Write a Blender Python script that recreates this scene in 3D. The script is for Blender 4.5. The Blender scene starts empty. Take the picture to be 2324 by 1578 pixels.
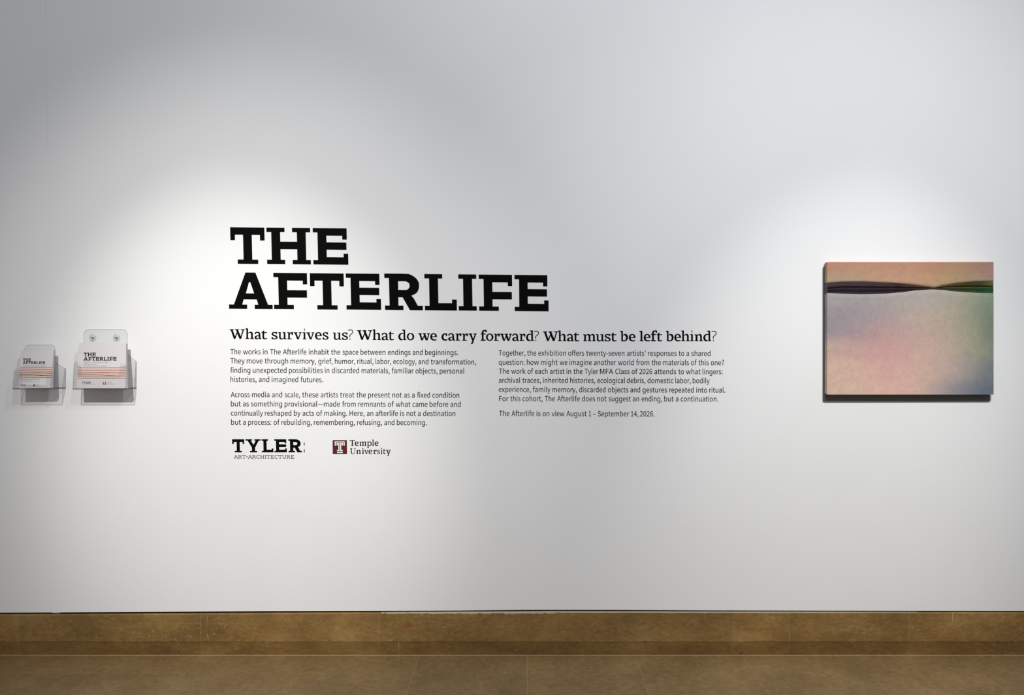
import bpy, bmesh, math, random
from mathutils import Vector, Matrix
from mathutils.geometry import tessellate_polygon

S = bpy.context.scene
C = S.collection
random.seed(7)

# ---------------------------------------------------------------- camera
IMG_W, IMG_H, FPX = 2324.0, 1578.0, 1700.0
CAM_H = 1.5
PPX, PPY = 1196.0, 755.0            # the vanishing point of the floor joints
CAM_D = CAM_H * FPX / (1491 - 755)  # distance from the wall (about 3.46 m)
FWD, RGT, UPV = Vector((0, 1, 0)), Vector((1, 0, 0)), Vector((0, 0, 1))
CAM = Vector((0, -CAM_D, CAM_H))
cd = bpy.data.cameras.new('camera')
cd.sensor_width = 36
cd.lens = FPX / IMG_W * 36
cd.shift_x = (IMG_W / 2 - PPX) / IMG_W   # the photo is squared up to the wall
cd.shift_y = (PPY - IMG_H / 2) / IMG_W
cam = bpy.data.objects.new('camera', cd)
C.objects.link(cam)
cam.matrix_world = Matrix.Translation(CAM) @ Matrix((RGT, UPV, -FWD)).transposed().to_4x4()
S.camera = cam

def ray(px, py):
    return FWD * FPX + RGT * (px - PPX) + UPV * (PPY - py)

def P(px, py, d=0.0):
    """Point of the view ray on the vertical plane d metres in front of the wall."""
    r = ray(px, py)
    return CAM + r * ((-d - CAM.y) / r.y)

def on_plane(px, py, p0, n):
    r = ray(px, py)
    return CAM + r * ((p0 - CAM).dot(n) / r.dot(n))

def floor_pt(px, py, z=0.0):
    r = ray(px, py)
    return CAM + r * ((z - CAM.z) / r.z)

# ---------------------------------------------------------------- light
S.view_settings.view_transform = 'Standard'
S.view_settings.look = 'None'
S.view_settings.gamma = 1
S.view_settings.use_curve_mapping = False
S.view_settings.exposure = 0.0

w = bpy.data.worlds.new('room_air')
S.world = w
w.use_nodes = True
w.node_tree.nodes['Background'].inputs[0].default_value = (0.95, 0.98, 1.05, 1)
w.node_tree.nodes['Background'].inputs[1].default_value = 0.285

def aim(o, tgt):
    o.rotation_euler = (tgt - o.location).to_track_quat('-Z', 'Y').to_euler()

def spot(name, loc, tgt, angle, power, col, radius=0.03):
    l = bpy.data.lights.new(name, 'SPOT')
    l.energy = power
    l.color = col
    l.spot_size = angle
    l.spot_blend = 1.0
    l.shadow_soft_size = radius
    o = bpy.data.objects.new(name, l)
    C.objects.link(o)
    o.location = loc
    aim(o, Vector(tgt))
    return o

def wall_x(px):
    return P(px, 755).x

def wall_z(py):
    return P(1162, py).z

# two gallery spotlights on a track, each a beam with a softer spill around it
L_AT, R_AT = (wall_x(460), -3.4, 4.37), (wall_x(2215), -3.0, 4.75)
spot('track_spotlight', L_AT, (wall_x(548), 0, wall_z(982)), 0.481, 533, (1.0, 0.985, 0.95))
spot('track_spotlight', L_AT, (wall_x(548), 0, wall_z(995)), 0.795, 350, (1.0, 0.985, 0.95))
spot('track_spotlight', R_AT, (wall_x(1908), 0, wall_z(1055)), 0.473, 443, (1.0, 0.985, 0.945))
spot('track_spotlight', R_AT, (wall_x(1908), 0, wall_z(1400)), 1.18, 285, (0.97, 0.985, 1.0))

def fill_light(name, loc, tgt, size, power, col):
    l = bpy.data.lights.new(name, 'AREA')
    l.shape = 'DISK'
    l.size = size
    l.energy = power
    l.color = col
    o = bpy.data.objects.new(name, l)
    C.objects.link(o)
    o.location = loc
    aim(o, Vector(tgt))
fill_light('added_fill', (0.9, -3.0, 4.5), (0.6, 0, 1.9), 0.4, 72, (0.94, 0.975, 1.03))  # unseen soft fill, added to lift the whole wall

# ---------------------------------------------------------------- materials
def lin(r, g, b):
    f = lambda c: (c / 255 / 12.92) if c <= 10 else ((c / 255 + 0.055) / 1.055) ** 2.4
    return (f(r), f(g), f(b), 1)

def new_mat(name, col, rough=0.6, spec=0.4):
    m = bpy.data.materials.new(name)
    m.use_nodes = True
    b = m.node_tree.nodes['Principled BSDF']
    b.inputs['Base Color'].default_value = col
    b.inputs['Roughness'].default_value = rough
    b.inputs['Specular IOR Level'].default_value = spec
    return m

class NT:
    """tiny node-tree helper"""
    def __init__(self, m):
        self.t = m.node_tree
        self.b = self.t.nodes['Principled BSDF']
    def n(self, kind, **kw):
        x = self.t.nodes.new(kind)
        for k, v in kw.items():
            setattr(x, k, v)
        return x
    def l(self, a, b):
        self.t.links.new(a, b)
    def coord(self, out='Object'):
        return self.n('ShaderNodeTexCoord').outputs[out]
    def mapping(self, vec, scale):
        x = self.n('ShaderNodeMapping')
        x.inputs['Scale'].default_value = scale
        self.l(vec, x.inputs['Vector'])
        return x.outputs[0]
    def noise(self, vec, scale, detail=4, rough=0.55, warp=0.0):
        x = self.n('ShaderNodeTexNoise')
        x.inputs['Scale'].default_value = scale
        x.inputs['Detail'].default_value = detail
        x.inputs['Roughness'].default_value = rough
        x.inputs['Distortion'].default_value = warp
        if vec is not None:
            self.l(vec, x.inputs['Vector'])
        return x.outputs['Fac']
    def ramp(self, fac, stops, interp='LINEAR'):
        x = self.n('ShaderNodeValToRGB')
        cr = x.color_ramp
        cr.interpolation = interp
        while len(cr.elements) < len(stops):
            cr.elements.new(0.5)
        for e, (p, c) in zip(cr.elements, stops):
            e.position = p
            e.color = c if len(c) == 4 else (*c, 1)
        self.l(fac, x.inputs[0])
        return x.outputs[0]
    def mix(self, fac, a, b, mode='MIX'):
        x = self.n('ShaderNodeMixRGB', blend_type=mode)
        for s, v in zip(x.inputs, (fac, a, b)):
            if isinstance(v, bpy.types.NodeSocket):
                self.l(v, s)
            else:
                s.default_value = v
        return x.outputs[0]
    def math(self, op, a, b=0.0, clamp=False):
        x = self.n('ShaderNodeMath', operation=op, use_clamp=clamp)
        for s, v in zip(x.inputs, (a, b)):
            if isinstance(v, bpy.types.NodeSocket):
                self.l(v, s)
            else:
                s.default_value = v
        return x.outputs[0]
    def bump(self, h, strength, dist):
        x = self.n('ShaderNodeBump')
        x.inputs['Strength'].default_value = strength
        x.inputs['Distance'].default_value = dist
        self.l(h, x.inputs['Height'])
        self.l(x.outputs[0], self.b.inputs['Normal'])

def wall_material():
    m = new_mat('white_wall_paint', (0.8, 0.8, 0.795, 1), 0.75, 0.2)
    t = NT(m)
    co = t.coord()
    f = t.noise(co, 1.3, 3)
    c = t.ramp(f, [(0.3, (0.79, 0.79, 0.785)), (0.7, (0.81, 0.81, 0.808))])
    t.l(c, t.b.inputs['Base Color'])
    t.bump(t.noise(co, 160, 3), 0.12, 0.0015)
    return m

def stone_material(name, dark, mid, light, stretch, vein, rough, tone):
    m = new_mat(name, mid, rough, 0.35)
    t = NT(m)
    co = t.coord()
    big = t.noise(t.mapping(co, (1, 1, 2.0)), 3.2, 5, 0.6)
    base = t.ramp(big, [(0.3, dark), (0.52, mid), (0.72, light)])
    fine = t.noise(t.mapping(co, (1, 1, stretch)), 34, 6, 0.7)
    base = t.mix(0.55, base, t.ramp(fine, [(0.3, (0.30, 0.30, 0.30)), (0.7, (0.72, 0.70, 0.68))]), 'OVERLAY')
    # pale fossil flecks and wisps
    wisp = t.noise(t.mapping(co, (1, 1, stretch * 0.75)), 40, 8, 0.72, 1.6)
    patch = t.noise(co, 5.5, 2)
    mask = t.math('MULTIPLY', t.ramp(wisp, [(0.55, (0, 0, 0)), (0.66, (1, 1, 1))]),
                  t.ramp(patch, [(0.40, (0.12, 0.12, 0.12)), (0.62, (1, 1, 1))]))
    base = t.mix(t.math('MULTIPLY', mask, vein), base, lin(178, 152, 108))
    # dark pits
    pit = t.noise(t.mapping(co, (1, 1, 2)), 48, 2)
    base = t.mix(t.math('MULTIPLY', t.ramp(pit, [(0.70, (0, 0, 0)), (0.76, (1, 1, 1))]), 0.35), base, lin(52, 42, 28))
    # every block its own tone
    geo = t.n('ShaderNodeNewGeometry')
    rnd = t.ramp(geo.outputs['Random Per Island'], [(0, (1 - tone,) * 3), (1, (1 + tone * 0.2, 1, 1 - tone * 0.3))])
    base = t.mix(1.0, base, rnd, 'MULTIPLY')
    t.l(base, t.b.inputs['Base Color'])
    t.bump(fine, 0.15, 0.002)
    return m, t, base

M = {}
M['wall'] = wall_material()
M['base'], tb, base_col = stone_material('baseboard_sandstone', lin(110, 86, 48), lin(134, 104, 58), lin(152, 124, 76), 2.2, 0.8, 0.55, 0.11)
M['floor'], tf, floor_col = stone_material('floor_sandstone', lin(106, 87, 56), lin(119, 98, 65), lin(131, 109, 75), 1.0, 0.16, 0.45, 0.13)
M['grout'] = new_mat('pale_grout', lin(150, 128, 90), 0.8)
M['caulk'] = new_mat('pale_caulk', lin(150, 132, 100), 0.8)
M['gap'] = new_mat('shade_black_masonry', (0.012, 0.011, 0.010, 1), 0.9, 0.1)
M['vinyl'] = new_mat('black_vinyl', (0.0028, 0.0028, 0.0026, 1), 0.6, 0.03)
M['vinyl_text'] = new_mat('black_vinyl_text', (0.004, 0.004, 0.0043, 1), 0.6, 0.03)
M['vinyl_grey'] = new_mat('grey_vinyl', lin(92, 90, 88), 0.6, 0.2)
M['maroon'] = new_mat('maroon_vinyl', lin(90, 35, 37), 0.5, 0.15)
M['white_vinyl'] = new_mat('white_vinyl', (0.86, 0.85, 0.84, 1), 0.5, 0.3)
M['red_chalk'] = new_mat('red_marker', lin(140, 74, 46), 0.8, 0.1)
M['scratch'] = new_mat('pale_scratch', lin(196, 176, 138), 0.8, 0.1)
M['smear'] = new_mat('plaster_smear', lin(142, 122, 86), 0.8, 0.1)
M['chip'] = new_mat('dark_chip', lin(66, 51, 32), 0.9, 0.1)
M['paper'] = new_mat('flyer_paper', (0.62, 0.585, 0.59, 1), 0.6, 0.2)
M['ink'] = new_mat('black_ink', (0.006, 0.005, 0.006, 1), 0.6, 0.05)
M['ink_grey'] = new_mat('grey_ink', lin(150, 140, 142), 0.6, 0.2)
M['ink_red'] = new_mat('red_ink', lin(165, 62, 58), 0.6, 0.2)
M['pin'] = new_mat('steel_pin', (0.16, 0.16, 0.165, 1), 0.35, 0.5)
M['pin'].node_tree.nodes['Principled BSDF'].inputs['Metallic'].default_value = 0.8

def acrylic(name, tint, facing_lo, facing_hi, rough, solid=0.0, solid_col=(0.7, 0.7, 0.7, 1)):
    m = bpy.data.materials.new(name)
    m.use_nodes = True
    t = m.node_tree
    for x in list(t.nodes):
        t.nodes.remove(x)
    out = t.nodes.new('ShaderNodeOutputMaterial')
    tr = t.nodes.new('ShaderNodeBsdfTransparent')
    tr.inputs[0].default_value = (tint, tint, tint, 1)
    gl = t.nodes.new('ShaderNodeBsdfGlossy')
    gl.inputs['Roughness'].default_value = rough
    lw = t.nodes.new('ShaderNodeLayerWeight')
    lw.inputs['Blend'].default_value = 0.35
    mr = t.nodes.new('ShaderNodeMapRange')
    mr.inputs['To Min'].default_value = facing_lo
    mr.inputs['To Max'].default_value = facing_hi
    t.links.new(lw.outputs['Facing'], mr.inputs['Value'])
    mx = t.nodes.new('ShaderNodeMixShader')
    t.links.new(mr.outputs[0], mx.inputs[0])
    t.links.new(tr.outputs[0], mx.inputs[1])
    t.links.new(gl.outputs[0], mx.inputs[2])
    last = mx.outputs[0]
    if solid:
        df = t.nodes.new('ShaderNodeBsdfDiffuse')
        df.inputs[0].default_value = solid_col
        m2 = t.nodes.new('ShaderNodeMixShader')
        m2.inputs[0].default_value = solid
        t.links.new(last, m2.inputs[1])
        t.links.new(df.outputs[0], m2.inputs[2])
        last = m2.outputs[0]
    t.links.new(last, out.inputs[0])
    return m

M['acrylic'] = acrylic('clear_acrylic', 0.982, 0.01, 0.2, 0.06)
M['acrylic_edge'] = acrylic('cut_acrylic_edge', 0.78, 0.05, 0.4, 0.15, 0.22, (0.42, 0.43, 0.44, 1))

# ---------------------------------------------------------------- object helpers
def link(name, me, mats, parent=None):
    o = bpy.data.objects.new(name, me)
    C.objects.link(o)
    for m in (mats if isinstance(mats, (list, tuple)) else [mats]):
        me.materials.append(m)
    if parent is not None:
        o.parent = parent
        o.matrix_parent_inverse = parent.matrix_world.inverted()
    return o

def from_data(name, verts, faces, mats, parent=None, midx=None, smooth=False):
    me = bpy.data.meshes.new(name)
    me.from_pydata([tuple(v) for v in verts], [], faces)
    o = link(name, me, mats, parent)
    if midx:
        for p, i in zip(me.polygons, midx):
            p.material_index = i
    if smooth:
        for p in me.polygons:
            p.use_smooth = True
    me.update()
    return o

def from_bm(name, bm, mats, parent=None, smooth=False):
    me = bpy.data.meshes.new(name)
    bmesh.ops.recalc_face_normals(bm, faces=bm.faces)
    bm.to_mesh(me)
    bm.free()
    o = link(name, me, mats, parent)
    if smooth:
        for p in me.polygons:
            p.use_smooth = True
    return o

def thing(name, loc, label, cat, group=None):
    o = bpy.data.objects.new(name, None)
    o.empty_display_size = 0.05
    C.objects.link(o)
    o.location = loc
    tag(o, label, cat, group)
    bpy.context.view_layer.update()
    return o

def tag(o, label, cat, group=None):
    o['label'] = label
    o['category'] = cat
    if group:
        o['group'] = group

def structure(o):
    o['kind'] = 'structure'
    return o

def add_prism(bm, pts, off, mat_face=0, mat_side=0):
    """closed slab: polygon pts (3D, any order) pushed along off"""
    a = [bm.verts.new(p) for p in pts]
    b = [bm.verts.new(Vector(p) + off) for p in pts]
    n = len(pts)
    f = bm.faces.new(a); f.material_index = mat_face
    f = bm.faces.new(b[::-1]); f.material_index = mat_face
    for i in range(n):
        f = bm.faces.new((a[i], b[i], b[(i + 1) % n], a[(i + 1) % n]))
        f.material_index = mat_side

# ---------------------------------------------------------------- lettering
FONT = {
"'": '256;101,445 154,445 169,616 171,710 83,710 85,616',
',': '256;69,-175 115,-150 152,-118 180,-78 197,-33 203,17 200,51 191,79 177,99 157,112 133,116 113,113 96,106 82,94 72,77 69,57 72,37 81,20 95,8 112,1 131,-2 141,-1 136,-33 125,-61 106,-87 80,-108 49,-125',
'-': '320;42,226 278,226 278,290 42,290',
'.': '256;128,-12 147,-9 164,0 177,13 186,30 189,52 186,73 177,91 164,104 147,113 128,116 109,113 92,104 79,91 70,73 67,52 70,30 79,13 92,0 109,-9',
'0': '511;256,-12 327,2 385,44 429,114 456,213 466,340 456,466 429,563 385,632 327,673 256,687 185,673 126,632 83,563 55,466 46,340 55,213 83,114 126,44 185,2|256,56 213,67 178,99 150,154 133,234 127,340 133,445 150,524 178,579 213,610 256,621 299,610 334,579 362,524 379,445 385,340 379,234 362,154 334,99 299,67',
'1': '511;81,0 451,0 451,70 316,70 316,675 251,675 228,663 203,652 176,643 145,634 111,627 111,574 232,574 232,70 81,70',
'2': '511;41,0 465,0 465,73 278,73 257,72 235,71 212,70 189,68 168,66 256,155 329,241 385,325 420,407 433,489 424,556 398,610 357,652 303,678 236,687 187,682 144,669 106,649 70,622 37,588 86,541 109,566 135,588 163,604 193,615 226,619 271,612 306,594 330,566 345,529 350,485 338,413 302,335 241,250 154,155 41,50',
'4': '511;313,0 392,0 392,186 483,186 483,253 392,253 392,675 299,675 18,241 18,186 313,186|313,253 106,253 260,483 271,503 282,523 293,543 304,563 314,583 318,583 316,560 315,535 314,508 313,483 313,460',
'6': '511;277,-12 338,-2 391,28 433,74 461,134 471,207 463,284 438,343 399,385 347,411 284,419 252,415 219,405 187,388 158,366 131,338 141,447 167,527 204,580 251,609 305,618 329,616 352,609 375,598 394,584 412,566 459,618 435,641 408,660 376,674 341,684 301,687 225,674 157,635 102,565 65,462 52,322 63,202 94,108 142,42 204,1|133,271 160,304 188,328 216,344 244,353 270,356 314,350 348,330 372,299 387,258 391,207 386,156 370,114 345,82 314,61 277,54 230,63 192,90 163,134 143,194',
':': '256;128,359 147,362 164,371 177,384 186,402 189,424 186,445 177,463 164,476 147,485 128,488 109,485 92,476 79,463 70,445 67,424 70,402 79,384 92,371 109,362|128,-12 147,-9 164,0 177,13 186,30 189,52 186,73 177,91 164,104 147,113 128,116 109,113 92,104 79,91 70,73 67,52 70,30 79,13 92,0 109,-9',
'?': '436;164,203 238,203 248,281 284,345 330,403 371,465 388,538 380,594 357,639 321,673 273,694 215,702 173,698 134,686 98,668 67,644 40,617 87,573 108,593 130,609 154,622 179,629 206,632 242,627 270,613 290,591 302,564 306,532 289,471 249,415 204,357 170,289|203,-12 223,-9 240,0 253,13 262,30 265,52 262,73 253,91 240,104 223,113 203,116 184,113 168,104 155,91 147,73 144,52 147,30 155,13 168,0 184,-9',
'A': '560;4,0 89,0 155,206 401,206 466,0 556,0 327,675 232,675|176,273 209,378 223,423 237,468 250,513 263,559 276,606 280,606 293,559 306,514 320,468 334,423 348,378 380,273',
'C': '587;347,-12 397,-8 442,4 484,24 521,51 554,85 507,139 481,113 452,91 421,76 388,66 351,63 279,75 221,111 178,169 150,246 141,340 151,433 179,509 224,565 283,600 354,612 387,609 417,601 444,587 469,570 492,549 538,604 512,629 479,652 442,670 400,682 353,687 256,671 173,627 109,554 68,457 53,337 68,217 108,119 171,48 252,3',
'F': '508;93,0 178,0 178,303 436,303 436,375 178,375 178,603 482,603 482,675 93,675',
'H': '670;93,0 178,0 178,319 493,319 493,0 578,0 578,675 493,675 493,392 178,392 178,675 93,675',
'M': '748;93,0 169,0 169,374 169,411 167,452 165,494 162,535 158,573 162,573 216,419 344,68 401,68 529,419 583,573 587,573 584,535 581,494 578,452 576,411 576,374 576,0 655,0 655,675 552,675 424,314 414,286 405,258 396,230 387,201 377,173 373,173 363,201 354,230 344,258 334,286 324,314 195,675 93,675',
'S': '549;280,-12 358,-2 421,25 469,66 499,119 509,180 502,234 483,277 453,311 415,338 370,360 274,401 243,415 212,432 186,453 169,480 162,515 168,548 184,575 211,595 246,608 288,612 324,610 357,601 388,588 416,571 442,550 486,604 455,631 419,654 379,672 335,683 288,687 219,678 160,654 115,616 86,567 76,508 84,455 106,412 137,379 174,354 213,335 309,293 346,276 377,258 401,237 417,209 423,172 416,136 398,105 369,82 330,68 281,63 239,66 199,78 161,95 126,118 95,146 44,87 82,54 125,26 172,6 224,-7',
'T': '552;233,0 319,0 319,603 523,603 523,675 29,675 29,603 233,603',
'U': '664;332,-12 410,-3 477,28 529,83 563,165 575,278 575,675 493,675 493,276 485,192 462,131 427,91 383,69 332,63 282,69 239,91 205,131 183,192 175,276 175,675 90,675 90,278 102,165 136,83 187,28 254,-3',
'a': '518;200,-12 236,-8 271,2 304,17 336,37 366,60 368,60 376,0 445,0 445,308 439,377 419,434 385,476 337,503 272,513 224,509 181,498 141,483 105,466 76,448 108,390 133,405 161,420 191,432 224,440 258,443 300,436 330,417 348,389 358,355 361,317 247,299 161,272 101,236 66,189 54,130 61,80 81,41 112,12 153,-6|224,56 195,59 171,68 152,83 140,105 135,135 143,171 166,202 209,227 273,246 361,261 361,122 333,98 305,80 279,67 252,59',
'b': '569;305,-12 371,0 431,34 478,89 510,164 522,258 514,344 489,414 449,468 393,501 323,513 290,509 257,499 225,484 194,465 166,443 169,532 169,733 85,733 85,0 152,0 159,52 163,52 190,30 218,12 247,-1 277,-9|291,59 270,61 246,66 221,76 196,90 169,110 169,374 197,398 224,417 251,431 277,439 302,442 353,433 390,409 416,370 430,319 435,257 428,189 408,134 377,93 338,68',
'c': '470;282,-12 317,-9 352,-1 385,12 415,29 444,51 407,108 387,92 365,78 341,68 316,61 289,58 238,67 195,92 162,132 142,185 134,250 142,314 164,367 197,407 241,433 292,442 314,440 335,434 355,425 374,413 391,399 434,454 411,472 386,488 358,501 325,510 288,513 214,502 148,468 95,414 61,341 48,250 59,159 92,86 142,32 207,-1',
'd': '571;255,-12 290,-8 323,2 354,17 382,37 407,59 410,59 417,0 486,0 486,733 401,733 401,541 406,455 380,475 354,491 328,503 298,510 265,513 199,501 140,467 92,412 60,339 49,250 58,158 85,85 128,32 186,-1|273,59 226,67 187,92 159,131 141,184 135,250 143,314 163,367 194,407 234,433 280,442 305,440 329,434 353,424 377,409 401,390 401,127 377,102 352,83 326,70 300,62',
'e': '510;287,-12 326,-9 362,-2 394,9 424,22 451,39 422,95 399,81 375,70 351,62 325,57 297,55 243,63 199,86 164,122 141,171 131,230 468,230 469,238 470,247 471,257 471,267 471,278 463,357 438,422 397,471 342,502 272,513 205,501 144,467 94,413 60,340 48,250 60,159 94,86 145,33 211,-1|130,290 142,344 164,388 195,420 232,439 273,446 316,439 351,420 377,389 392,345 398,290',
'f': '299;30,432 99,432 99,0 182,0 182,432 288,432 288,500 182,500 182,579 185,614 193,642 208,662 227,674 253,678 264,677 275,676 287,673 298,669 309,664 328,729 313,734 297,739 280,742 263,744 244,745 191,738 150,716 121,682 104,636 99,580 99,500 30,495',
'g': '574;257,509 276,509 295,506 312,503 329,497 346,491 361,482 375,473 389,461 402,448 413,434 418,434 429,500 494,500 494,-8 493,-36 491,-61 486,-85 479,-107 470,-127 459,-146 447,-162 432,-176 415,-189 396,-200 376,-208 353,-215 327,-220 300,-223 271,-224 249,-224 229,-223 209,-221 190,-219 171,-216 153,-212 137,-208 120,-204 105,-198 90,-192 90,-117 105,-124 121,-130 137,-136 155,-141 174,-146 193,-149 213,-152 233,-154 254,-155 275,-156 300,-154 322,-150 343,-142 361,-132 376,-118 390,-102 400,-83 407,-63 412,-40 413,-15 413,5 413,10 413,15 414,22 414,29 414,37 415,45 415,52 415,58 416,62 416,66 412,66 401,52 389,39 376,27 362,18 347,9 331,3 314,-3 296,-6 277,-9 257,-9 220,-7 187,2 156,15 129,34 106,59 86,88 71,122 60,160 53,202 51,249 53,295 60,337 71,375 86,409 106,439 129,464 156,484 186,498 220,507|268,440 251,439 236,437 222,432 209,426 196,418 185,408 175,397 166,384 158,369 152,353 146,335 142,315 139,294 137,272 136,248 138,213 142,181 148,153 158,128 170,107 185,89 202,75 222,66 245,60 270,58 284,58 298,59 311,61 324,64 335,68 345,72 355,77 364,83 372,90 380,98 386,107 392,117 398,128 402,139 406,152 409,166 411,180 413,196 414,212 414,229 414,249 414,275 412,299 409,321 404,341 399,359 392,375 384,389 374,401 363,412 351,421 337,428 322,433 305,437 287,440',
'h': '559;85,0 169,0 169,363 198,390 224,412 250,427 277,436 306,439 341,434 368,419 386,393 397,356 401,306 401,0 484,0 484,317 479,386 461,441 431,480 388,505 331,513 293,509 257,497 224,478 194,455 166,429 169,532 169,733 85,733',
'i': '253;85,0 169,0 169,500 85,500|127,603 146,606 161,613 173,625 181,640 183,659 181,677 173,692 161,704 146,711 127,714 109,711 93,704 82,692 74,677 72,659 74,640 82,625 93,613 109,606',
'j': '253;32,-223 85,-215 123,-194 150,-160 165,-114 169,-57 169,500 86,500 86,-57 84,-91 78,-118 67,-138 49,-151 24,-156 13,-155 3,-154 -7,-152 -16,-149 -24,-146 -41,-210 -29,-214 -16,-218 -1,-220 15,-222|127,603 145,606 161,613 173,625 180,640 183,659 180,677 173,692 161,704 145,711 127,714 109,711 93,704 81,692 74,677 71,659 74,640 81,625 93,613 109,606',
'k': '508;85,0 168,0 168,132 262,241 408,0 499,0 310,298 477,500 383,500 171,237 168,237 168,733 85,733',
'l': '262;173,-12 186,-12 197,-10 206,-9 214,-7 222,-5 210,60 205,59 201,58 198,58 195,58 192,58 185,59 179,63 174,70 171,80 169,94 169,733 85,733 85,99 88,61 98,30 115,7 140,-7',
'm': '853;85,0 169,0 169,363 196,391 222,412 247,427 271,436 295,439 329,434 355,419 373,393 384,356 388,306 388,0 471,0 471,363 499,391 525,412 550,427 574,436 598,439 632,434 658,419 676,393 687,356 691,306 691,0 774,0 774,317 769,386 751,441 721,480 678,505 623,513 587,508 554,495 521,475 489,449 458,417 443,450 423,476 396,496 362,509 320,513 285,509 252,497 221,478 191,455 164,427 162,427 154,500 85,500',
'n': '562;85,0 169,0 169,363 198,390 224,412 250,427 277,436 306,439 341,434 368,419 386,393 397,356 401,306 401,0 484,0 484,317 479,386 461,441 431,480 388,505 331,513 292,509 257,497 224,478 193,455 164,427 162,427 154,500 85,500',
'o': '558;279,-12 350,-1 413,32 464,86 498,159 510,250 498,341 464,414 413,468 350,502 279,513 208,502 145,468 94,414 60,341 48,250 60,159 94,86 145,32 208,-1|279,58 231,67 191,92 160,132 141,185 134,250 141,314 160,367 191,407 231,433 279,442 327,433 368,407 398,367 418,314 424,250 418,185 398,132 368,92 327,67',
'p': '571;85,-211 169,-211 169,-41 167,46 194,26 222,9 250,-2 277,-10 305,-12 371,0 431,34 478,89 510,164 522,258 514,344 489,414 449,468 393,501 323,513 289,509 255,499 223,483 192,464 164,442 162,442 154,500 85,500|291,59 270,61 247,66 222,76 196,90 169,110 169,374 198,398 225,417 251,431 277,439 302,442 353,433 390,409 416,370 430,319 435,257 428,189 408,134 377,93 338,68',
'q': '571;401,-211 486,-211 486,500 419,500 411,453 409,453 383,474 356,491 328,503 299,510 265,513 199,501 140,467 92,412 60,339 49,250 58,158 85,85 128,32 186,-1 255,-12 289,-8 322,1 352,16 380,36 406,58 401,-33|273,59 226,67 187,92 159,131 141,184 135,250 143,314 163,367 194,407 234,433 280,442 305,440 329,434 353,424 377,409 401,390 401,127 377,102 352,83 326,70 300,62',
'r': '357;85,0 169,0 169,321 191,366 216,399 242,421 269,433 295,437 306,437 316,436 325,434 334,432 343,429 359,502 350,506 340,509 330,511 318,513 306,513 273,508 242,495 213,473 187,444 164,409 162,409 154,500 85,500',
's': '431;215,-12 280,-4 330,17 367,49 389,90 397,136 388,186 364,223 330,250 289,271 245,288 212,301 183,314 159,330 143,350 137,375 141,398 152,417 170,433 196,444 230,448 256,445 279,439 302,430 323,417 343,403 384,456 359,474 331,489 300,502 265,510 229,513 169,506 121,486 86,455 64,416 57,371 65,326 88,291 121,264 161,243 203,227 236,214 267,199 292,181 310,159 317,132 313,107 301,85 282,68 254,57 218,53 184,56 153,64 124,77 97,93 70,113 29,57 60,35 95,16 133,1 173,-9',
't': '347;241,-12 260,-11 279,-8 298,-4 317,1 334,6 318,70 307,66 296,62 284,59 272,57 261,56 230,60 208,72 194,92 186,119 183,152 183,432 320,432 320,500 183,500 183,641 113,641 104,500 25,495 25,432 99,432 99,155 104,99 119,53 146,18 186,-4',
'u': '559;231,-12 270,-8 305,4 337,23 367,48 396,78 399,78 405,0 475,0 475,500 391,500 391,145 364,114 338,90 312,74 285,64 256,61 221,66 194,81 176,107 165,144 162,193 162,500 77,500 77,183 83,114 101,59 131,20 174,-4',
'v': '480;192,0 291,0 468,500 385,500 290,215 281,186 272,156 262,127 253,97 244,68 239,68 230,97 221,127 212,156 203,186 193,215 99,500 12,500',
'w': '738;164,0 262,0 332,268 340,297 347,325 353,354 360,383 366,413 371,413 378,384 385,355 391,326 398,298 405,270 477,0 579,0 715,500 634,500 561,211 554,182 548,154 542,127 536,99 530,72 526,72 519,99 512,127 505,154 498,182 491,211 413,500 331,500 252,211 245,182 238,154 232,127 225,99 219,72 215,72 209,99 203,127 197,154 191,182 185,211 110,500 25,500',
'x': '459;14,0 102,0 169,117 180,135 190,153 200,171 210,189 220,206 225,206 236,189 247,171 258,153 269,135 279,117 353,0 445,0 280,252 432,500 344,500 283,390 273,373 265,357 256,340 247,324 238,307 234,307 224,324 214,340 204,357 194,373 185,390 118,500 27,500 179,261',
'y': '480;93,-215 147,-207 192,-183 228,-145 257,-98 280,-42 468,500 386,500 296,223 288,195 279,167 271,138 263,109 255,81 250,81 240,110 230,139 220,167 210,196 201,223 99,500 12,500 213,-1 202,-39 187,-74 169,-103 147,-126 121,-141 89,-146 81,-146 73,-145 65,-143 57,-140 51,-138 34,-205 44,-209 55,-212 67,-214 80,-215',
'z': '437;32,0 411,0 411,68 138,68 402,455 402,500 61,500 61,432 296,432 32,45',
'\u2013': '494;42,230 451,230 451,287 42,287',
'\u2014': '823;42,230 780,230 780,287 42,287',
'\ufb01': '552;384,0 469,0 469,500 384,500|426,603 445,606 461,613 473,625 481,640 483,659 481,677 473,692 461,704 445,711 426,714 408,711 393,704 381,692 374,677 371,659 374,640 381,625 393,613 408,606|30,432 99,432 99,0 182,0 182,432 288,432 288,500 182,500 182,579 185,614 193,642 208,662 227,674 253,678 264,677 275,676 287,673 298,669 309,664 328,729 313,734 297,739 280,742 263,744 244,745 191,738 150,716 121,682 104,636 99,580 99,500 30,495',
' ': '206;',
}

def parse_font(s):
    adv, ps = s.split(';', 1)
    polys = []
    if ps:
        for p in ps.split('|'):
            polys.append([tuple(float(c) for c in q.split(',')) for q in p.split(' ')])
    return float(adv), polys
def inside(p, poly):
    c = False
    for (x0, y0), (x1, y1) in zip(poly, poly[1:] + poly[:1]):
        if (y0 > p[1]) != (y1 > p[1]) and p[0] < (x1 - x0) * (p[1] - y0) / (y1 - y0) + x0:
            c = not c
    return c

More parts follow.
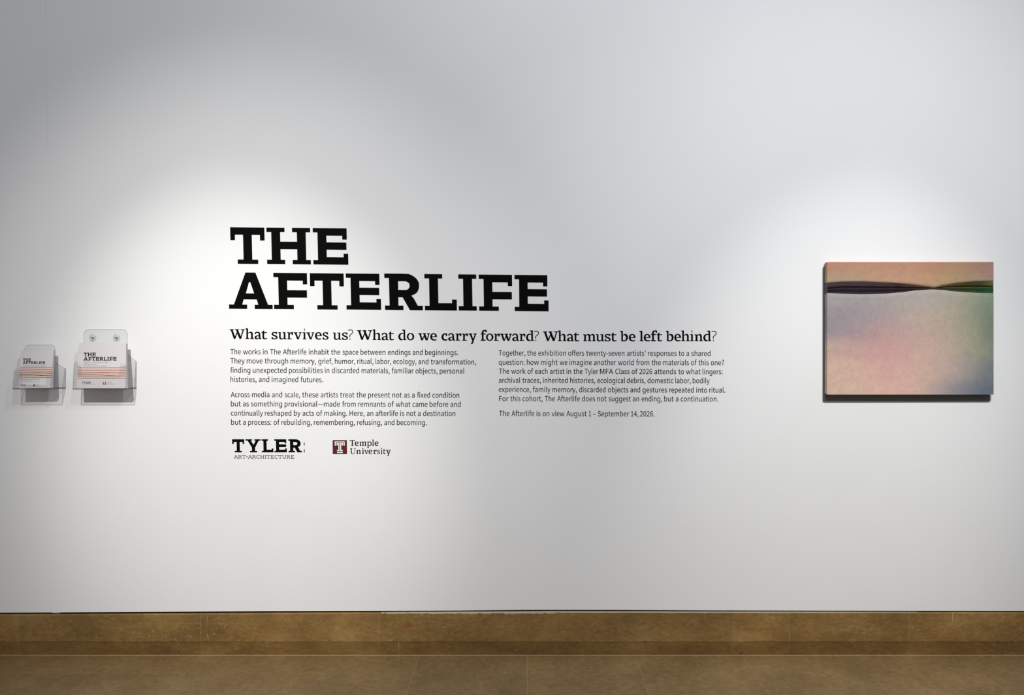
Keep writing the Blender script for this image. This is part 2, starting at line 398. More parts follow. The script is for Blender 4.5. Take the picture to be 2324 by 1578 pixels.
def heavier(polys, e):
    """push outer outlines out and counters in by e units"""
    out = []
    for i, ps in enumerate(polys):
        slim = []
        for p in ps:
            if not slim or math.dist(p, slim[-1]) > 13:
                slim.append(p)
        ps = slim if len(slim) > 3 else ps
        hole = sum(inside(ps[0], q) for j, q in enumerate(polys) if j != i) % 2
        area = sum(a[0] * b[1] - b[0] * a[1] for a, b in zip(ps, ps[1:] + ps[:1]))
        k = e * (1 if area > 0 else -1) * (-1 if hole else 1)
        new = []
        for j, (x, y) in enumerate(ps):
            ax, ay = ps[j - 1]
            bx, by = ps[(j + 1) % len(ps)]
            n1 = Vector((y - ay, ax - x)).normalized()
            n2 = Vector((by - y, x - bx)).normalized()
            m = n1 + n2
            m = m / max(0.5, m.dot(m) / 2) if m.length > 1e-6 else n1
            new.append((x + m.x * k, y + m.y * k))
        out.append(new)
    return out
GLYPH = {k: (a, heavier(ps, 5.5)) for k, (a, ps) in ((k, parse_font(v)) for k, v in FONT.items())}

def smooth_outline(pts, k=4):
    """points (x, y[, 1]); runs of points flagged 1 become a Catmull-Rom curve"""
    n = len(pts)
    out = []
    for i in range(n):
        p0, p1, p2, p3 = pts[i - 1], pts[i], pts[(i + 1) % n], pts[(i + 2) % n]
        out.append((p1[0], p1[1]))
        s1, s2 = len(p1) > 2, len(p2) > 2
        if s1 or s2:
            a = p0 if s1 else p1
            d = p3 if s2 else p2
            for j in range(1, k):
                t = j / k
                q = []
                for c in (0, 1):
                    q.append(0.5 * (2 * p1[c] + (p2[c] - a[c]) * t + (2 * a[c] - 5 * p1[c] + 4 * p2[c] - d[c]) * t * t
                                    + (3 * p1[c] - a[c] - 3 * p2[c] + d[c]) * t ** 3))
                out.append(tuple(q))
    return out

def parse_outline(s):
    polys = []
    for part in s.split('|'):
        pts = []
        for q in part.split():
            f = q.endswith('s')
            x, y = q.rstrip('s').split(',')
            pts.append((float(x), float(y), 1) if f else (float(x), float(y)))
        polys.append(smooth_outline(pts))
    return polys

def vinyl(name, polys, mapper, normal, mat, parent=None, thick=0.0003, bolder=0.0):
    """polys: closed outlines in photo coordinates; even-odd filled, given a real film thickness"""
    cu = bpy.data.curves.new(name, 'CURVE')
    cu.dimensions = '2D'
    cu.fill_mode = 'BOTH'
    cu.extrude = 0.5
    cu.offset = bolder
    ox = sum(p[0] for p in polys[0]) / len(polys[0])
    oy = sum(p[1] for p in polys[0]) / len(polys[0])
    for ps in polys:
        sp = cu.splines.new('POLY')
        sp.points.add(len(ps) - 1)
        for q, (x, y) in zip(sp.points, ps):
            q.co = (x - ox, -(y - oy), 0, 1)
        sp.use_cyclic_u = True
    tmp = bpy.data.objects.new('tmp', cu)
    C.objects.link(tmp)
    dg = bpy.context.evaluated_depsgraph_get()
    me = bpy.data.meshes.new_from_object(tmp.evaluated_get(dg))
    bpy.data.objects.remove(tmp)
    bpy.data.curves.remove(cu)
    for v in me.vertices:
        q = mapper(v.co.x + ox, oy - v.co.y)
        v.co = q + normal * (thick * (v.co.z + 0.5) + 0.0001)
    me.name = name
    me.materials.clear()
    for p in me.polygons:
        p.use_smooth = False
    return link(name, me, mat, parent)

def strokes(name, polys, mapper, normal, mat, parent=None, thick=0.0003):
    """like vinyl, but every outline is its own little slab, so crossings stay solid"""
    bm = bmesh.new()
    for i, ps in enumerate(polys):        # the outline runs up one side and back down the other
        m = len(ps) // 2
        L = [mapper(x, y) for x, y in ps[:m]]
        R = [mapper(x, y) for x, y in ps[m:][::-1]]
        v = [[bm.verts.new(p + normal * h) for p in q] for q in (L, R) for h in (0.0001, 0.0001 + thick + i * 4e-6)]
        lo_l, hi_l, lo_r, hi_r = v
        for k in range(m - 1):
            bm.faces.new((hi_l[k], hi_l[k + 1], hi_r[k + 1], hi_r[k]))
            bm.faces.new((lo_l[k], lo_l[k + 1], hi_l[k + 1], hi_l[k]))
            bm.faces.new((lo_r[k], lo_r[k + 1], hi_r[k + 1], hi_r[k]))
    return from_bm(name, bm, [mat], parent)

def letters(name, glyphs, mapper, normal, mat, parent=None, thick=0.0003):
    """printed words: every letter filled on its own, then one mesh"""
    bm = bmesh.new()
    for g in glyphs:
        o = vinyl('tmp', g, mapper, normal, mat, None, thick)
        bm.from_mesh(o.data)
        me = o.data
        bpy.data.objects.remove(o)
        bpy.data.meshes.remove(me)
    return from_bm(name, bm, [mat], parent)

WALL_N = Vector((0, -1, 0))

def on_wall(px, py):
    return P(px, py, 0.0)

# ================================================================ the room
Z_TOP = 4.6
X0, X1 = -4.6, 4.6
BASE_D = 0.005
FOOT = 0.020
def seam_px(py):
    pts = [(-400, 98), (0, 103), (300, 107.5), (600, 112), (900, 113.5), (1390, 124)]
    for (y0, x0), (y1, x1) in zip(pts, pts[1:]):
        if py <= y1:
            return x0 + (x1 - x0) * (py - y0) / (y1 - y0)
    return pts[-1][1]

def build_wall():
    bm = bmesh.new()
    bottom = [(-1000, 1391), (0, 1391), (121, 1390.6), (300, 1389.6), (600, 1387.6), (860, 1386.8), (1040, 1386.2),
              (1200, 1384.6), (1400, 1384.8), (1600, 1385.8), (1900, 1386.4), (2324, 1387), (3400, 1387)]
    seam = [P(seam_px(y), y) for y in (1390, 1200, 900, 600, 300, 0)]
    top_seam = Vector((seam[-1].x, 0, Z_TOP))
    th = Vector((0, 0.03, 0))
    gap = 0.0004
    right = [P(x, y) for x, y in bottom if x > 125]
    left = [P(x, y) for x, y in bottom if x < 125]
    rp = [Vector((p.x + gap, 0, p.z)) for p in ([Vector((seam[0].x, 0, P(125, 1390.5).z))] + seam[1:] + [top_seam])][::-1]
    rp = rp + right + [Vector((X1, 0, right[-1].z)), Vector((X1, 0, Z_TOP))]
    lp = [Vector((p.x - gap, 0.0006, p.z)) for p in ([Vector((seam[0].x, 0, P(125, 1390.5).z))] + seam[1:] + [top_seam])]
    lp = lp + [Vector((X0, 0.0006, Z_TOP)), Vector((X0, 0.0006, left[0].z))] + [Vector((p.x, 0.0006, p.z)) for p in left if p.x > X0]
    add_prism(bm, rp, th)
    add_prism(bm, lp, th)
    # filler in the seam, a hair behind the paint
    zb = P(125, 1391.5).z
    a, b = seam[0].x - 0.01, seam[-1].x - 0.02
    add_prism(bm, [Vector((seam[0].x - 0.012, 0.0010, zb)), Vector((seam[0].x + 0.014, 0.0010, zb)),
                   Vector((top_seam.x + 0.014, 0.0010, Z_TOP)), Vector((top_seam.x - 0.012, 0.0010, Z_TOP))], Vector((0, 0.02, 0)))
    # little plaster bridge across the gap under the seam
    p0, p1 = P(122, 1390), P(135, 1393.5)
    add_prism(bm, [Vector((p0.x, 0.004, p0.z + 0.01)), Vector((p1.x, 0.004, p0.z + 0.01)),
                   Vector((p1.x, 0.004, p1.z + 0.001)), Vector((p0.x, 0.004, p1.z + 0.001))], Vector((0, 0.02, 0)))
    # masonry behind the gap, coloured near black to carry its shade
    n0 = len(bm.faces)
    add_prism(bm, [Vector((X0, 0.034, 0)), Vector((X1, 0.034, 0)), Vector((X1, 0.034, Z_TOP)), Vector((X0, 0.034, Z_TOP))],
              Vector((0, 0.12, 0)), 1, 1)
    return structure(from_bm('wall_back', bm, [M['wall'], M['gap']]))
wall = build_wall()

# ---- stone baseboard: blocks with an undercut foot
def base_top_z(px):
    pts = [(-2000, 1396.8), (0, 1396.6), (454, 1393.8), (861, 1391.8), (1263, 1389.2), (1663, 1390.2), (2324, 1391.6), (4000, 1391.6)]
    for (x0, y0), (x1, y1) in zip(pts, pts[1:]):
        if px <= x1:
            return P(px, y0 + (y1 - y0) * (px - x0) / (x1 - x0), BASE_D).z

def build_baseboard():
    joints = [-1100, -380, 42, 454.5, 861, 1263, 1663.5, 1792, 2063, 2480, 2900, 3300]
    zt = P(1200, 1389.6, BASE_D).z
    zk = P(1200, 1458, BASE_D).z
    def prof(px, sink=0.0):
        zt = base_top_z(px) - sink
        return [Vector((P(px, 1440, BASE_D).x, -(d - sink), z)) for d, z in
                ((-0.022, zt), (BASE_D - 0.004, zt), (BASE_D - 0.0012, zt - 0.0010), (BASE_D, zt - 0.0034), (BASE_D, zk + 0.006),
                 (BASE_D - 0.0008, zk + 0.0015), (BASE_D - 0.0024, zk - 0.003), (BASE_D - FOOT, 0.0), (-0.022, 0.0))]
    def loft(bm, pa, pb, mi=0):
        a = [bm.verts.new(p) for p in pa]
        b = [bm.verts.new(p) for p in pb]
        n = len(a)
        bm.faces.new(a).material_index = mi
        bm.faces.new(b[::-1]).material_index = mi
        for i in range(n):
            bm.faces.new((a[i], b[i], b[(i + 1) % n], a[(i + 1) % n])).material_index = mi
    bm = bmesh.new()
    g = 0.0009 * FPX / CAM_D
    for x0, x1 in zip(joints, joints[1:]):
        loft(bm, prof(x0 + g), prof(x1 - g))
    for x in joints[1:-1]:
        loft(bm, prof(x - 2, 0.0004), prof(x + 2, 0.0004), 1)
    o = structure(from_bm('baseboard_back', bm, [M['base'], M['grout']]))
    # caulk bead along the floor
    bm = bmesh.new()
    d = BASE_D - FOOT
    add_prism(bm, [Vector((X0, -d + 0.004, 0.0)), Vector((X0, -d - 0.0022, 0.0)), Vector((X0, -d - 0.0012, 0.0014)), Vector((X0, -d + 0.004, 0.0020))],
              Vector((X1 - X0, 0, 0)))
    c = from_bm('caulk_bead', bm, [M['caulk']], o)
    return o, zt
base, base_top = build_baseboard()

def on_base(px, py):
    d = BASE_D if py < 1456 else BASE_D - 0.0018 - (FOOT - 0.0024) * min(1, max(0, py - 1459) / 31)
    return P(px, py, d + 0.0002)

def stroke(pts, wd):
    """thin closed outline round a polyline in photo pixels"""
    l, r = [], []
    for i, (x, y) in enumerate(pts):
        a = pts[max(0, i - 1)]
        b = pts[min(len(pts) - 1, i + 1)]
        dx, dy = b[0] - a[0], b[1] - a[1]
        n = math.hypot(dx, dy) or 1
        wi = wd[i] if isinstance(wd, (list, tuple)) else wd
        l.append((x - dy / n * wi / 2, y + dx / n * wi / 2))
        r.append((x + dy / n * wi / 2, y - dx / n * wi / 2))
    return l + r[::-1]

red = [stroke([(922.5 + i * 2.6, 1412.6 + (i % 3) * 0.9), (922.2 + i * 2.6, 1424.6 - (i % 2) * 1.2)], 0.9 if i % 2 else 1.3) for i in range(6)]
red += [stroke([(924, 1417), (930, 1416.6), (934, 1417.4)], 1.1), stroke([(925.5, 1421.2), (934.6, 1420.4)], 1.4)]
strokes('red_mark', red, on_base, WALL_N, M['red_chalk'], base)
scr = [stroke([(514.5, 1417), (511.5, 1420), (509.8, 1425.5)], [0.6, 1.1, 0.6]), stroke([(485.6, 1435), (486.2, 1440.5), (489.5, 1440.2)], [0.5, 1, 0.5]),
       stroke([(904.7, 1457.5), (905.3, 1466), (906, 1477)], [1.2, 0.9, 0.6]), stroke([(1599.7, 1390.5), (1600.2, 1402)], 0.7),
       stroke([(2161.5, 1391), (2161.8, 1412)], 0.7), stroke([(2169.5, 1409.5), (2178.5, 1410)], 0.8),
       stroke([(1791.9, 1440), (1792.2, 1447)], 0.9), stroke([(1168.5, 1477), (1171, 1477.6)], 1.6)]
strokes('scratches', scr, on_base, WALL_N, M['scratch'], base, 0.0002)
smear = [stroke([(469.5, 1394), (470.6, 1406), (469.6, 1417)], [1.0, 2.4, 0.8]), stroke([(470.4, 1438), (471.5, 1446), (473.5, 1453.5)], [2.6, 3.2, 0.8])]
strokes('pale_smear', smear, on_base, WALL_N, M['smear'], base, 0.0001)
chips = [stroke([(1460, 1455.6), (1464, 1456), (1468, 1455.6)], [0.6, 1.6, 1.2]), stroke([(1464.5, 1456), (1467.5, 1460)], [2.4, 1.0]),
         stroke([(1680.2, 1481.6), (1682.6, 1484.6)], 1.1), stroke([(1726.5, 1457.4), (1730, 1457.2), (1734, 1456.4)], [0.5, 1.4, 0.5]),
         stroke([(1889.5, 1457.2), (1893, 1457.8), (1896, 1457.2)], [0.6, 2.2, 0.6]), stroke([(746, 1454.2), (752, 1453.8)], [1.2, 0.5])]
strokes('dark_chips', chips, on_base, WALL_N, M['chip'], base, 0.0001)

# dried wall paint on the stone's top edge, plus its lit lip painted pale
def paint_runs_and_lit_lip():
    t = tb
    co = t.coord()
    sep = t.n('ShaderNodeSeparateXYZ')
    t.l(co, sep.inputs[0])
    drip = t.noise(t.mapping(co, (1, 1, 0.15)), 30, 5, 0.7)
    reach = t.math('MULTIPLY', t.ramp(drip, [(0.38, (0, 0, 0)), (0.72, (1, 1, 1))]), 0.013)
    low = t.math('SUBTRACT', base_top - 0.0032, reach)
    m = t.math('GREATER_THAN', sep.outputs['Z'], low)
    span = t.math('MULTIPLY', t.math('GREATER_THAN', sep.outputs['X'], P(866, 1390).x), t.math('LESS_THAN', sep.outputs['X'], P(1262, 1390).x))
    thin = t.math('GREATER_THAN', sep.outputs['Z'], base_top - 0.0030)
    f = t.math('MAXIMUM', t.math('MULTIPLY', m, t.math('MULTIPLY', span, 0.62)), t.math('MULTIPLY', thin, 0.55))
    col = t.mix(f, base_col, lin(190, 182, 162))
    t.l(col, t.b.inputs['Base Color'])
paint_runs_and_lit_lip()

# ---- stone floor: slabs over a grout bed
def build_floor():
    lines = [-1020, -775, -528, -282, -36, 211, 457, 705.7, 951, 1196.5, 1443, 1688, 1935, 2180, 2428, 2672, 2920, 3166, 3412]
    xs = [(x - PPX) * CAM_D / FPX for x in lines]
    rows = [0.02, -0.172, -0.92, -1.67, -2.42, -3.17, -3.92, -4.67, -5.42]
    bm = bmesh.new()
    g = 0.0008
    for j, (y0, y1) in enumerate(zip(rows, rows[1:])):
        i = 0
        g2 = 0.0007
        while i < len(xs) - 1:
            k = i + 1
            if j == 0 and lines[k] in (705.7, 211, 1935):
                k += 1
            elif j > 1 and random.random() < 0.35 and k < len(xs) - 1:
                k += 1
            v = [bm.verts.new((x, y, z)) for z in (0, -0.02) for x, y in ((xs[i] + g, y1 + g2), (xs[k] - g, y1 + g2), (xs[k] - g, y0 - g2), (xs[i] + g, y0 - g2))]
            bm.faces.new(v[:4])
            for a in range(4):
                b = (a + 1) % 4
                bm.faces.new((v[a], v[a + 4], v[b + 4], v[b]))
            i = k
    f = bm.faces.new([bm.verts.new(p) for p in ((-5, -5.6, -0.0003), (5, -5.6, -0.0003), (5, 0.03, -0.0003), (-5, 0.03, -0.0003))])
    f.material_index = 1
    return structure(from_bm('floor', bm, [M['floor'], M['grout']]))
floor = build_floor()

# ================================================================ wall lettering
TITLE = {
 'T': '0,100 93.4,100 93.4,64.5 81,64.5 81,79.8 58.6,79.8 58.6,11.9 74.7,11.9 74.7,0 18.7,0 18.7,11.9 34.8,11.9 34.8,79.8 12.4,79.8 12.4,64.5 0,64.5',
 'H': '0,100 49.4,100 49.4,88 37.3,88 37.3,61.4 83.2,61.4 83.2,88 70.2,88 70.2,100 119.8,100 119.8,88 107.3,88 107.3,11.9 119.8,11.9 119.8,0 70.2,0 70.2,11.9 83.2,11.9 83.2,41 37.3,41 37.3,11.9 49.4,11.9 49.4,0 0,0 0,11.9 13,11.9 13,88 0,88',
 'E': '0,100 93,100 93,69 80.8,69 80.8,79.5 37,79.5 37,61.1 91.6,61.1 91.6,40.8 37,40.8 37,20.3 83.4,20.3 83.4,30.3 95.9,30.3 95.9,0 0,0 0,11.9 12.9,11.9 12.9,88.1 0,88.1',
 'A': '0,0 49.7,0 49.7,11.7 36.4,11.7 40.5,26.3 76.4,26.3 80.7,11.7 70.6,11.7 70.6,0 120,0 120,11.7 107.4,11.7 74.5,100 47.2,100 13.5,11.7 0,11.7|47.1,42.6 56.2,73.5 59.9,73.5 69.9,42.6',
 'F': '0,100 93,100 93,69 81,69 81,79.1 37.5,79.1 37.5,52.4 91.8,52.4 91.8,32.1 37.5,32.1 37.5,11.9 54.7,11.9 54.7,0 0,0 0,11.9 13.2,11.9 13.2,88.1 0,88.1',
 'R': '0,100 59,100s 71,98s 81,93s 89.4,85.3s 94.2,76s 95,67.5s 93.8,58.9s 89.2,49.6s 82.1,44s 72.3,39.8 76.5,36.3s 81.7,28.5s 90.3,12 103.9,12 104,0 68.2,0 48.9,35.5 37.2,35.5 37,12 50.5,12 50.5,0 0,0 0,12 12.6,12 12.6,88 0,88|37.4,79.3 57,79.3s 63.5,77s 67.7,72.9s 69.1,66.6s 67,60.5s 62.2,56.6s 56.8,55.4s 37.4,55.4',
 'L': '0,100 49.1,100 49.1,88 37.3,88 37.3,20 75,20 75,30 88,30 88,0 0,0 0,12 12.8,12 12.8,88 0,88',
 'I': '0,100 49.6,100 49.6,88 38,88 38,12 49.6,12 49.6,0 0,0 0,12 13,12 13,88 0,88',
 'Y': '0,100 52,100 52,89.5 41.5,89.5 62.5,57.5 79,89.5 68.5,89.5 68.5,100 118,100 118,89.5 102,89.5 73,36 73,11.5 88.5,11.5 88.5,0 33,0 33,11.5 49.3,11.5 49.3,36 17.8,89.5 0,89.5',
}
TITLE = {k: parse_outline(v) for k, v in TITLE.items()}

def place_cap(ch, x0, y0, cap, xs=1.0, lean=0.0, tilt=0.0):
    k = cap / 100
    return [[(x0 + u * k * xs - lean * v * k, y0 + tilt * u * k * xs - v * k) for u, v in ps] for ps in TITLE[ch]]

t = thing('title_lettering', P(880, 710), 'huge black slab-serif two-line title reading THE AFTERLIFE on the white wall', 'lettering')
words = {
 'first_word': [('T', 524.3, 598.8, 82.9, 1, .023), ('H', 606.5, 599.4, 82.8, 1, .023), ('E', 711.5, 600.3, 82.6, 1, .023)],
 'second_word': [('A', 520.1, 700.7, 82.4, 1, .023), ('F', 622.2, 701.4, 82.0, 1, .023), ('T', 705.0, 702.4, 82.1, 1, .023), ('E', 786.6, 702.7, 81.8, 1, .023),
          ('R', 874.1, 703.6, 82.5, 1, .025), ('L', 964.6, 704.3, 82.3, 1, .019), ('I', 1041.4, 704.8, 82.0, 1, .017), ('F', 1087.7, 705.3, 82.0, .99, .015),
          ('E', 1168.3, 706.2, 82.0, .977, .008)]}
for wn, ls in words.items():
    we = bpy.data.objects.new('word', None)
    C.objects.link(we)
    we.empty_display_size = 0.03
    we.parent = t
    we.location = P(ls[0][1], ls[0][2]) - t.location
    bpy.context.view_layer.update()
    for ch, x, y, cap, xs, ln in ls:
        vinyl('letter', place_cap(ch, x, y, cap, xs, ln, .0095), on_wall, WALL_N, M['vinyl'], we, 0.0006)

# ---- bold serif heading: outlines in 1/15.49 px, baseline given first
SERIF = {
 'W': (95, 530, '95,190 245,190 245,216 208,224 285,440 347,292 325,232 290,216 290,190 425,190 425,216 397,228 488,440 548,226 487,216 487,190 625,190 625,214 592,228 500,530 443,530 362,345 297,530 243,530 137,228 95,214'),
 'h': (650, 535, '650,160 745,158 745,325 790,290s 840,276s 890,295s 912,350s 912,500 950,510 950,535 822,535 822,508 850,498 850,370 838,330s 805,320s 765,335s 745,350 745,498 785,508 785,535 655,535 655,508 685,498 685,205 650,185'),
 'a': (972, 535, '975,362 980,320s 1010,288s 1070,274s 1130,288s 1170,330s 1178,380 1178,470s 1190,500s 1212,515 1205,532s 1175,543s 1140,535s 1122,505 1090,535s 1040,543s 995,530s 972,485s 985,440s 1030,412s 1085,402s 1118,400 1118,365s 1100,325s 1065,312s 1030,325s 1020,362|1118,432 1060,440s 1038,470s 1050,500s 1085,505s 1118,488'),
 't': (1212, 537, '1212,305 1240,285 1290,232 1312,232 1312,290 1408,290 1405,322 1312,322 1312,465s 1325,500s 1360,505s 1412,492 1415,520 1370,540s 1320,545s 1272,530s 1252,480s 1252,322 1212,318'),
 's': (1570, 541, '1762,290 1768,362 1722,362 1715,330 1680,318s 1640,325s 1625,350s 1650,378s 1720,405s 1770,440s 1782,480s 1765,520s 1715,543s 1660,547s 1610,543s 1572,530 1570,465 1618,465 1625,500 1670,515s 1715,505s 1728,480s 1705,455s 1640,430s 1585,395s 1572,355s 1590,310s 1640,288s 1690,284s 1730,288s'),
 'u': (1800, 541, '1800,293 1893,293 1893,460s 1900,495s 1930,510s 1975,500s 1998,480 1998,325 1955,318 1955,293 2058,293 2058,505 2095,515 2095,541 2005,543 2003,512 1960,540s 1910,550s 1860,535s 1838,490s 1836,450 1836,325 1800,315'),
 'r': (2115, 541, '2115,293 2205,293 2212,330 2240,300s 2290,288s 2325,290 2325,385 2275,388 2272,340 2245,340s 2222,360s 2215,385 2215,510 2285,515 2285,541 2125,541 2125,515 2155,508 2155,325 2115,315'),
 'v': (100, 545, '100,298 230,298 230,325 205,332 263,490 318,330 280,325 280,298 385,298 385,322 355,332 285,545 222,545 138,332 100,322'),
 'i': (415, 548, '415,300 512,300 512,515 550,522 550,548 420,548 420,522 452,512 452,330 415,322'),
 'e': (850, 552, '1085,435 918,437 925,475s 965,512s 1020,515s 1070,508 1072,540 1020,556s 970,558s 900,535s 855,470s 850,410s 875,335s 930,300s 975,295s 1035,310s 1075,360s 1087,410s|918,408 1020,408 1015,365s 990,335s 960,330s 930,350s 918,385s'),
 'd': (1615, 576, '1750,205 1855,205 1858,535 1895,548 1892,576 1810,578 1805,545 1770,570s 1720,582s 1660,565s 1620,500s 1615,440s 1640,370s 1700,325s 1760,318s 1798,325 1798,250 1750,235|1798,360 1760,350s 1705,375s 1685,440s 1695,500s 1735,540s 1775,540s 1798,528'),
 'o': (1908, 578, '2040,322s 2100,335s 2150,378s 2172,452s 2150,525s 2100,570s 2040,582s 1975,568s 1928,520s 1908,452s 1930,380s 1980,335s|2040,357s 2000,372s 1975,415s 1970,452s 1978,500s 2005,535s 2040,547s 2075,535s 2100,500s 2106,452s 2100,410s 2075,370s'),
 'w': (145, 585, '145,335 265,335 268,365 240,375 295,525 340,400 325,370 300,365 300,335 420,335 418,362 395,372 450,525 490,372 455,365 455,335 555,335 555,362 530,375 472,585 408,585 348,465 308,585 248,585 180,375 145,362'),
 'c': (960, 586, '1160,340 1165,430 1118,432 1112,390 1090,372s 1055,385s 1030,450s 1045,515s 1085,545s 1130,545s 1168,530 1172,565 1130,588s 1080,592s 1010,570s 965,510s 960,450s 985,380s 1040,338s 1095,330s 1130,333s'),
 'y': (1912, 588, '1912,335 2042,335 2042,362 2018,372 2075,525 2125,372 2085,365 2085,335 2200,335 2200,362 2170,372 2075,665 2050,705 1990,705 2045,600 1952,375 1912,362'),
 'f': (165, 598, '165,350 205,345 205,310s 220,255s 260,222s 310,215s 385,222 382,300 335,300 328,262 300,255s 280,275s 272,310 272,345 345,345 345,378 272,378 272,555 345,565 345,598 170,598 170,565 210,555 210,378 165,375'),
 'm': (1600, 615, '1600,372 1692,372 1698,400 1740,370s 1790,358s 1835,375s 1855,400 1900,366s 1945,358s 1990,375s 2012,430s 2012,575 2050,588 2050,615 1925,615 1925,588 1950,578 1950,450s 1938,412s 1910,402s 1870,420s 1858,440 1858,575 1892,588 1892,615 1770,615 1770,588 1795,578 1795,450s 1782,412s 1755,402s 1715,418s 1702,440 1702,578 1738,588 1738,615 1612,615 1612,588 1640,578 1640,405 1600,398'),
 'b': (735, 616, '735,250 832,248 832,400 870,368s 920,357s 975,380s 1005,440s 1008,490s 990,560s 940,605s 880,620s 820,620s 775,612 775,300 735,278|832,420 870,402s 915,420s 940,490s 925,555s 885,582s 832,580'),
 'l': (1410, 615, '1410,250 1515,248 1515,578 1558,588 1558,615 1422,615 1422,588 1452,578 1452,300 1410,278'),
 'n': (1180, 612, '1180,372 1270,372 1278,400 1320,368s 1370,358s 1415,375s 1438,430s 1438,575 1475,585 1475,612 1350,612 1350,585 1378,575 1378,450s 1365,412s 1340,402s 1300,415s 1285,440 1285,575 1315,585 1315,612 1190,612 1190,585 1218,575 1218,405 1180,398'),
 '?': (2015, 565, ''),
 'T': (735, 405, '735,208 900,208 900,262 882,240 862,228 838,228 838,385 862,398 862,408 780,408 780,398 802,385 802,228 775,228 755,240 735,265'),
 'p': (1320, 408, '1320,262 1365,262 1368,278 1410,258s 1455,275s 1480,330s 1465,385s 1415,411s 1372,400 1372,455 1400,466 1400,475 1320,475 1320,466 1340,455 1340,285 1320,275|1372,297 1400,285s 1435,300s 1445,340s 1432,380s 1405,394s 1372,380'),
 'U': (745, 690, '745,490 820,490 820,500 798,510 798,620s 810,660s 845,675s 885,660s 898,620s 898,510 870,500 870,490 935,490 935,500 915,512 915,625s 895,672s 840,695s 785,672s 765,625s 765,512 745,500'),
}
SERIF = {k: (a, b, parse_outline(s) if s else []) for k, (a, b, s) in SERIF.items()}
SERIF['i'][2].append([(468, 168), (495, 168), (495, 242), (468, 242)])
q = [(2015, 236), (2050, 222), (2085, 216), (2125, 220), (2160, 237), (2180, 265), (2182, 295), (2165, 325), (2130, 358), (2092, 393), (2072, 418), (2069, 440), (2076, 455), (2092, 470)]
SERIF['?'][2].extend([stroke(q, [24] + [27] * 12 + [24]), [(2068, 515), (2095, 515), (2095, 568), (2068, 568)]])
Z = 15.493
def base_y(px):
    pts = [(520, 769.3), (600, 770.0), (680, 770.3), (770, 771.1), (840, 771.9), (920, 772.3), (985, 772.9), (1095, 773.6), (1190, 774.0), (1260, 774.6), (1400, 774.8), (1650, 774.6)]
    for (x0, y0), (x1, y1) in zip(pts, pts[1:]):
        if px <= x1:
            return y0 + (y1 - y0) * (px - x0) / (x1 - x0)
    return pts[-1][1]

def place_serif(ch, x_left, y_base, sx=1 / Z, sy=1 / Z):
    gx, gb, polys = SERIF[ch]
    return [[(x_left + (x - gx) * sx, y_base + (y - gb) * sy) for x, y in ps] for ps in polys]

HEAD = [
 [(515, 'W95 h650 a972 t1212 s1570 u1800 r2115'), (660, 'v100 i415 v545 e850 s1115 u1480 s1800 ?2015')],
 [(800, 'W160 h705 a1025 t1260 d1612 o1908'), (940, 'w145 e565 c960 a1197 r1450 r1682 y1912'), (1080, 'f165 o355 r632 w855 a1278 r1528 d1765 ?2040')],
 [(1220, 'W190 h718 a1035 t1265 m1600 u2050'), (1360, 's190 t408 b735 e1040 l1410 e1565 f1815 t2015'), (1500, 'b172 e470 h715 i1025 n1180 d1490 ?1780')],
]
t = thing('heading_lettering', P(1070, 765), 'bold black serif line of three questions under the huge title', 'lettering')
HEAD_WORDS = ['What', 'survives', 'us?', 'What', 'do', 'we', 'carry', 'forward?', 'What', 'must', 'be', 'left', 'behind?']
flat = [(it[0], ox + float(it[1:]) / Z) for sent in HEAD for ox, ls in sent for it in ls.split()]
for wd in HEAD_WORDS:
    polys = []
    for ch in wd:
        c, x = flat.pop(0)
        assert c == ch
        polys += place_serif(c, x, base_y(x + 8))
    vinyl('word', polys, on_wall, WALL_N, M['vinyl'], t, 0.0004)

# ---- body copy
XH = 8.6 / 500
def line_polys(text, xl, yl, xr, yr, xh=None):
    k = xh or XH
    x = 0
    glyphs = []
    for ch in text:
        a, ps = GLYPH[ch]
        if ps:
            glyphs.append((x, ps))
        x += a
    lo = min(p[0] + gx for gx, ps in glyphs for s in ps for p in s)
    hi = max(p[0] + gx for gx, ps in glyphs for s in ps for p in s)
    sx = (xr - xl) / (hi - lo)
    out = []
    for gx, ps in glyphs:
        for s in ps:
            out.append([(xl + (gx + u - lo) * sx, yl + (yr - yl) * (gx + u - lo) / (hi - lo) - v * k) for u, v in s])
    return out

def fitted_line(text, xl, yl, xr, yr, starts):
    """every word at its own start, stretched so that a normal space follows it"""
    words = text.split(' ')
    assert len(words) == len(starts), text
    out = []
    for i, (wd, x) in enumerate(zip(words, starts)):
        gl, pen = [], 0
        for ch in wd:
            a, ps = GLYPH[ch]
            gl.append((pen, ps))
            pen += a
        lo = min(gx + p[0] for gx, ps in gl for s in ps for p in s)
        hi = max(gx + p[0] for gx, ps in gl for s in ps for p in s)
        if i + 1 < len(words):
            sx = (starts[i + 1] - x) / (pen - lo + 285)
        else:
            sx = (xr - x) / (hi - lo)
        sx = min(max(sx, 0.0145), 0.0215)
        for gx, ps in gl:
            for s in ps:
                out.append([(x + (gx + u - lo) * sx, yl + (yr - yl) * (x + (gx + u) * sx - xl) / (xr - xl) - v * XH) for u, v in s])
    return out

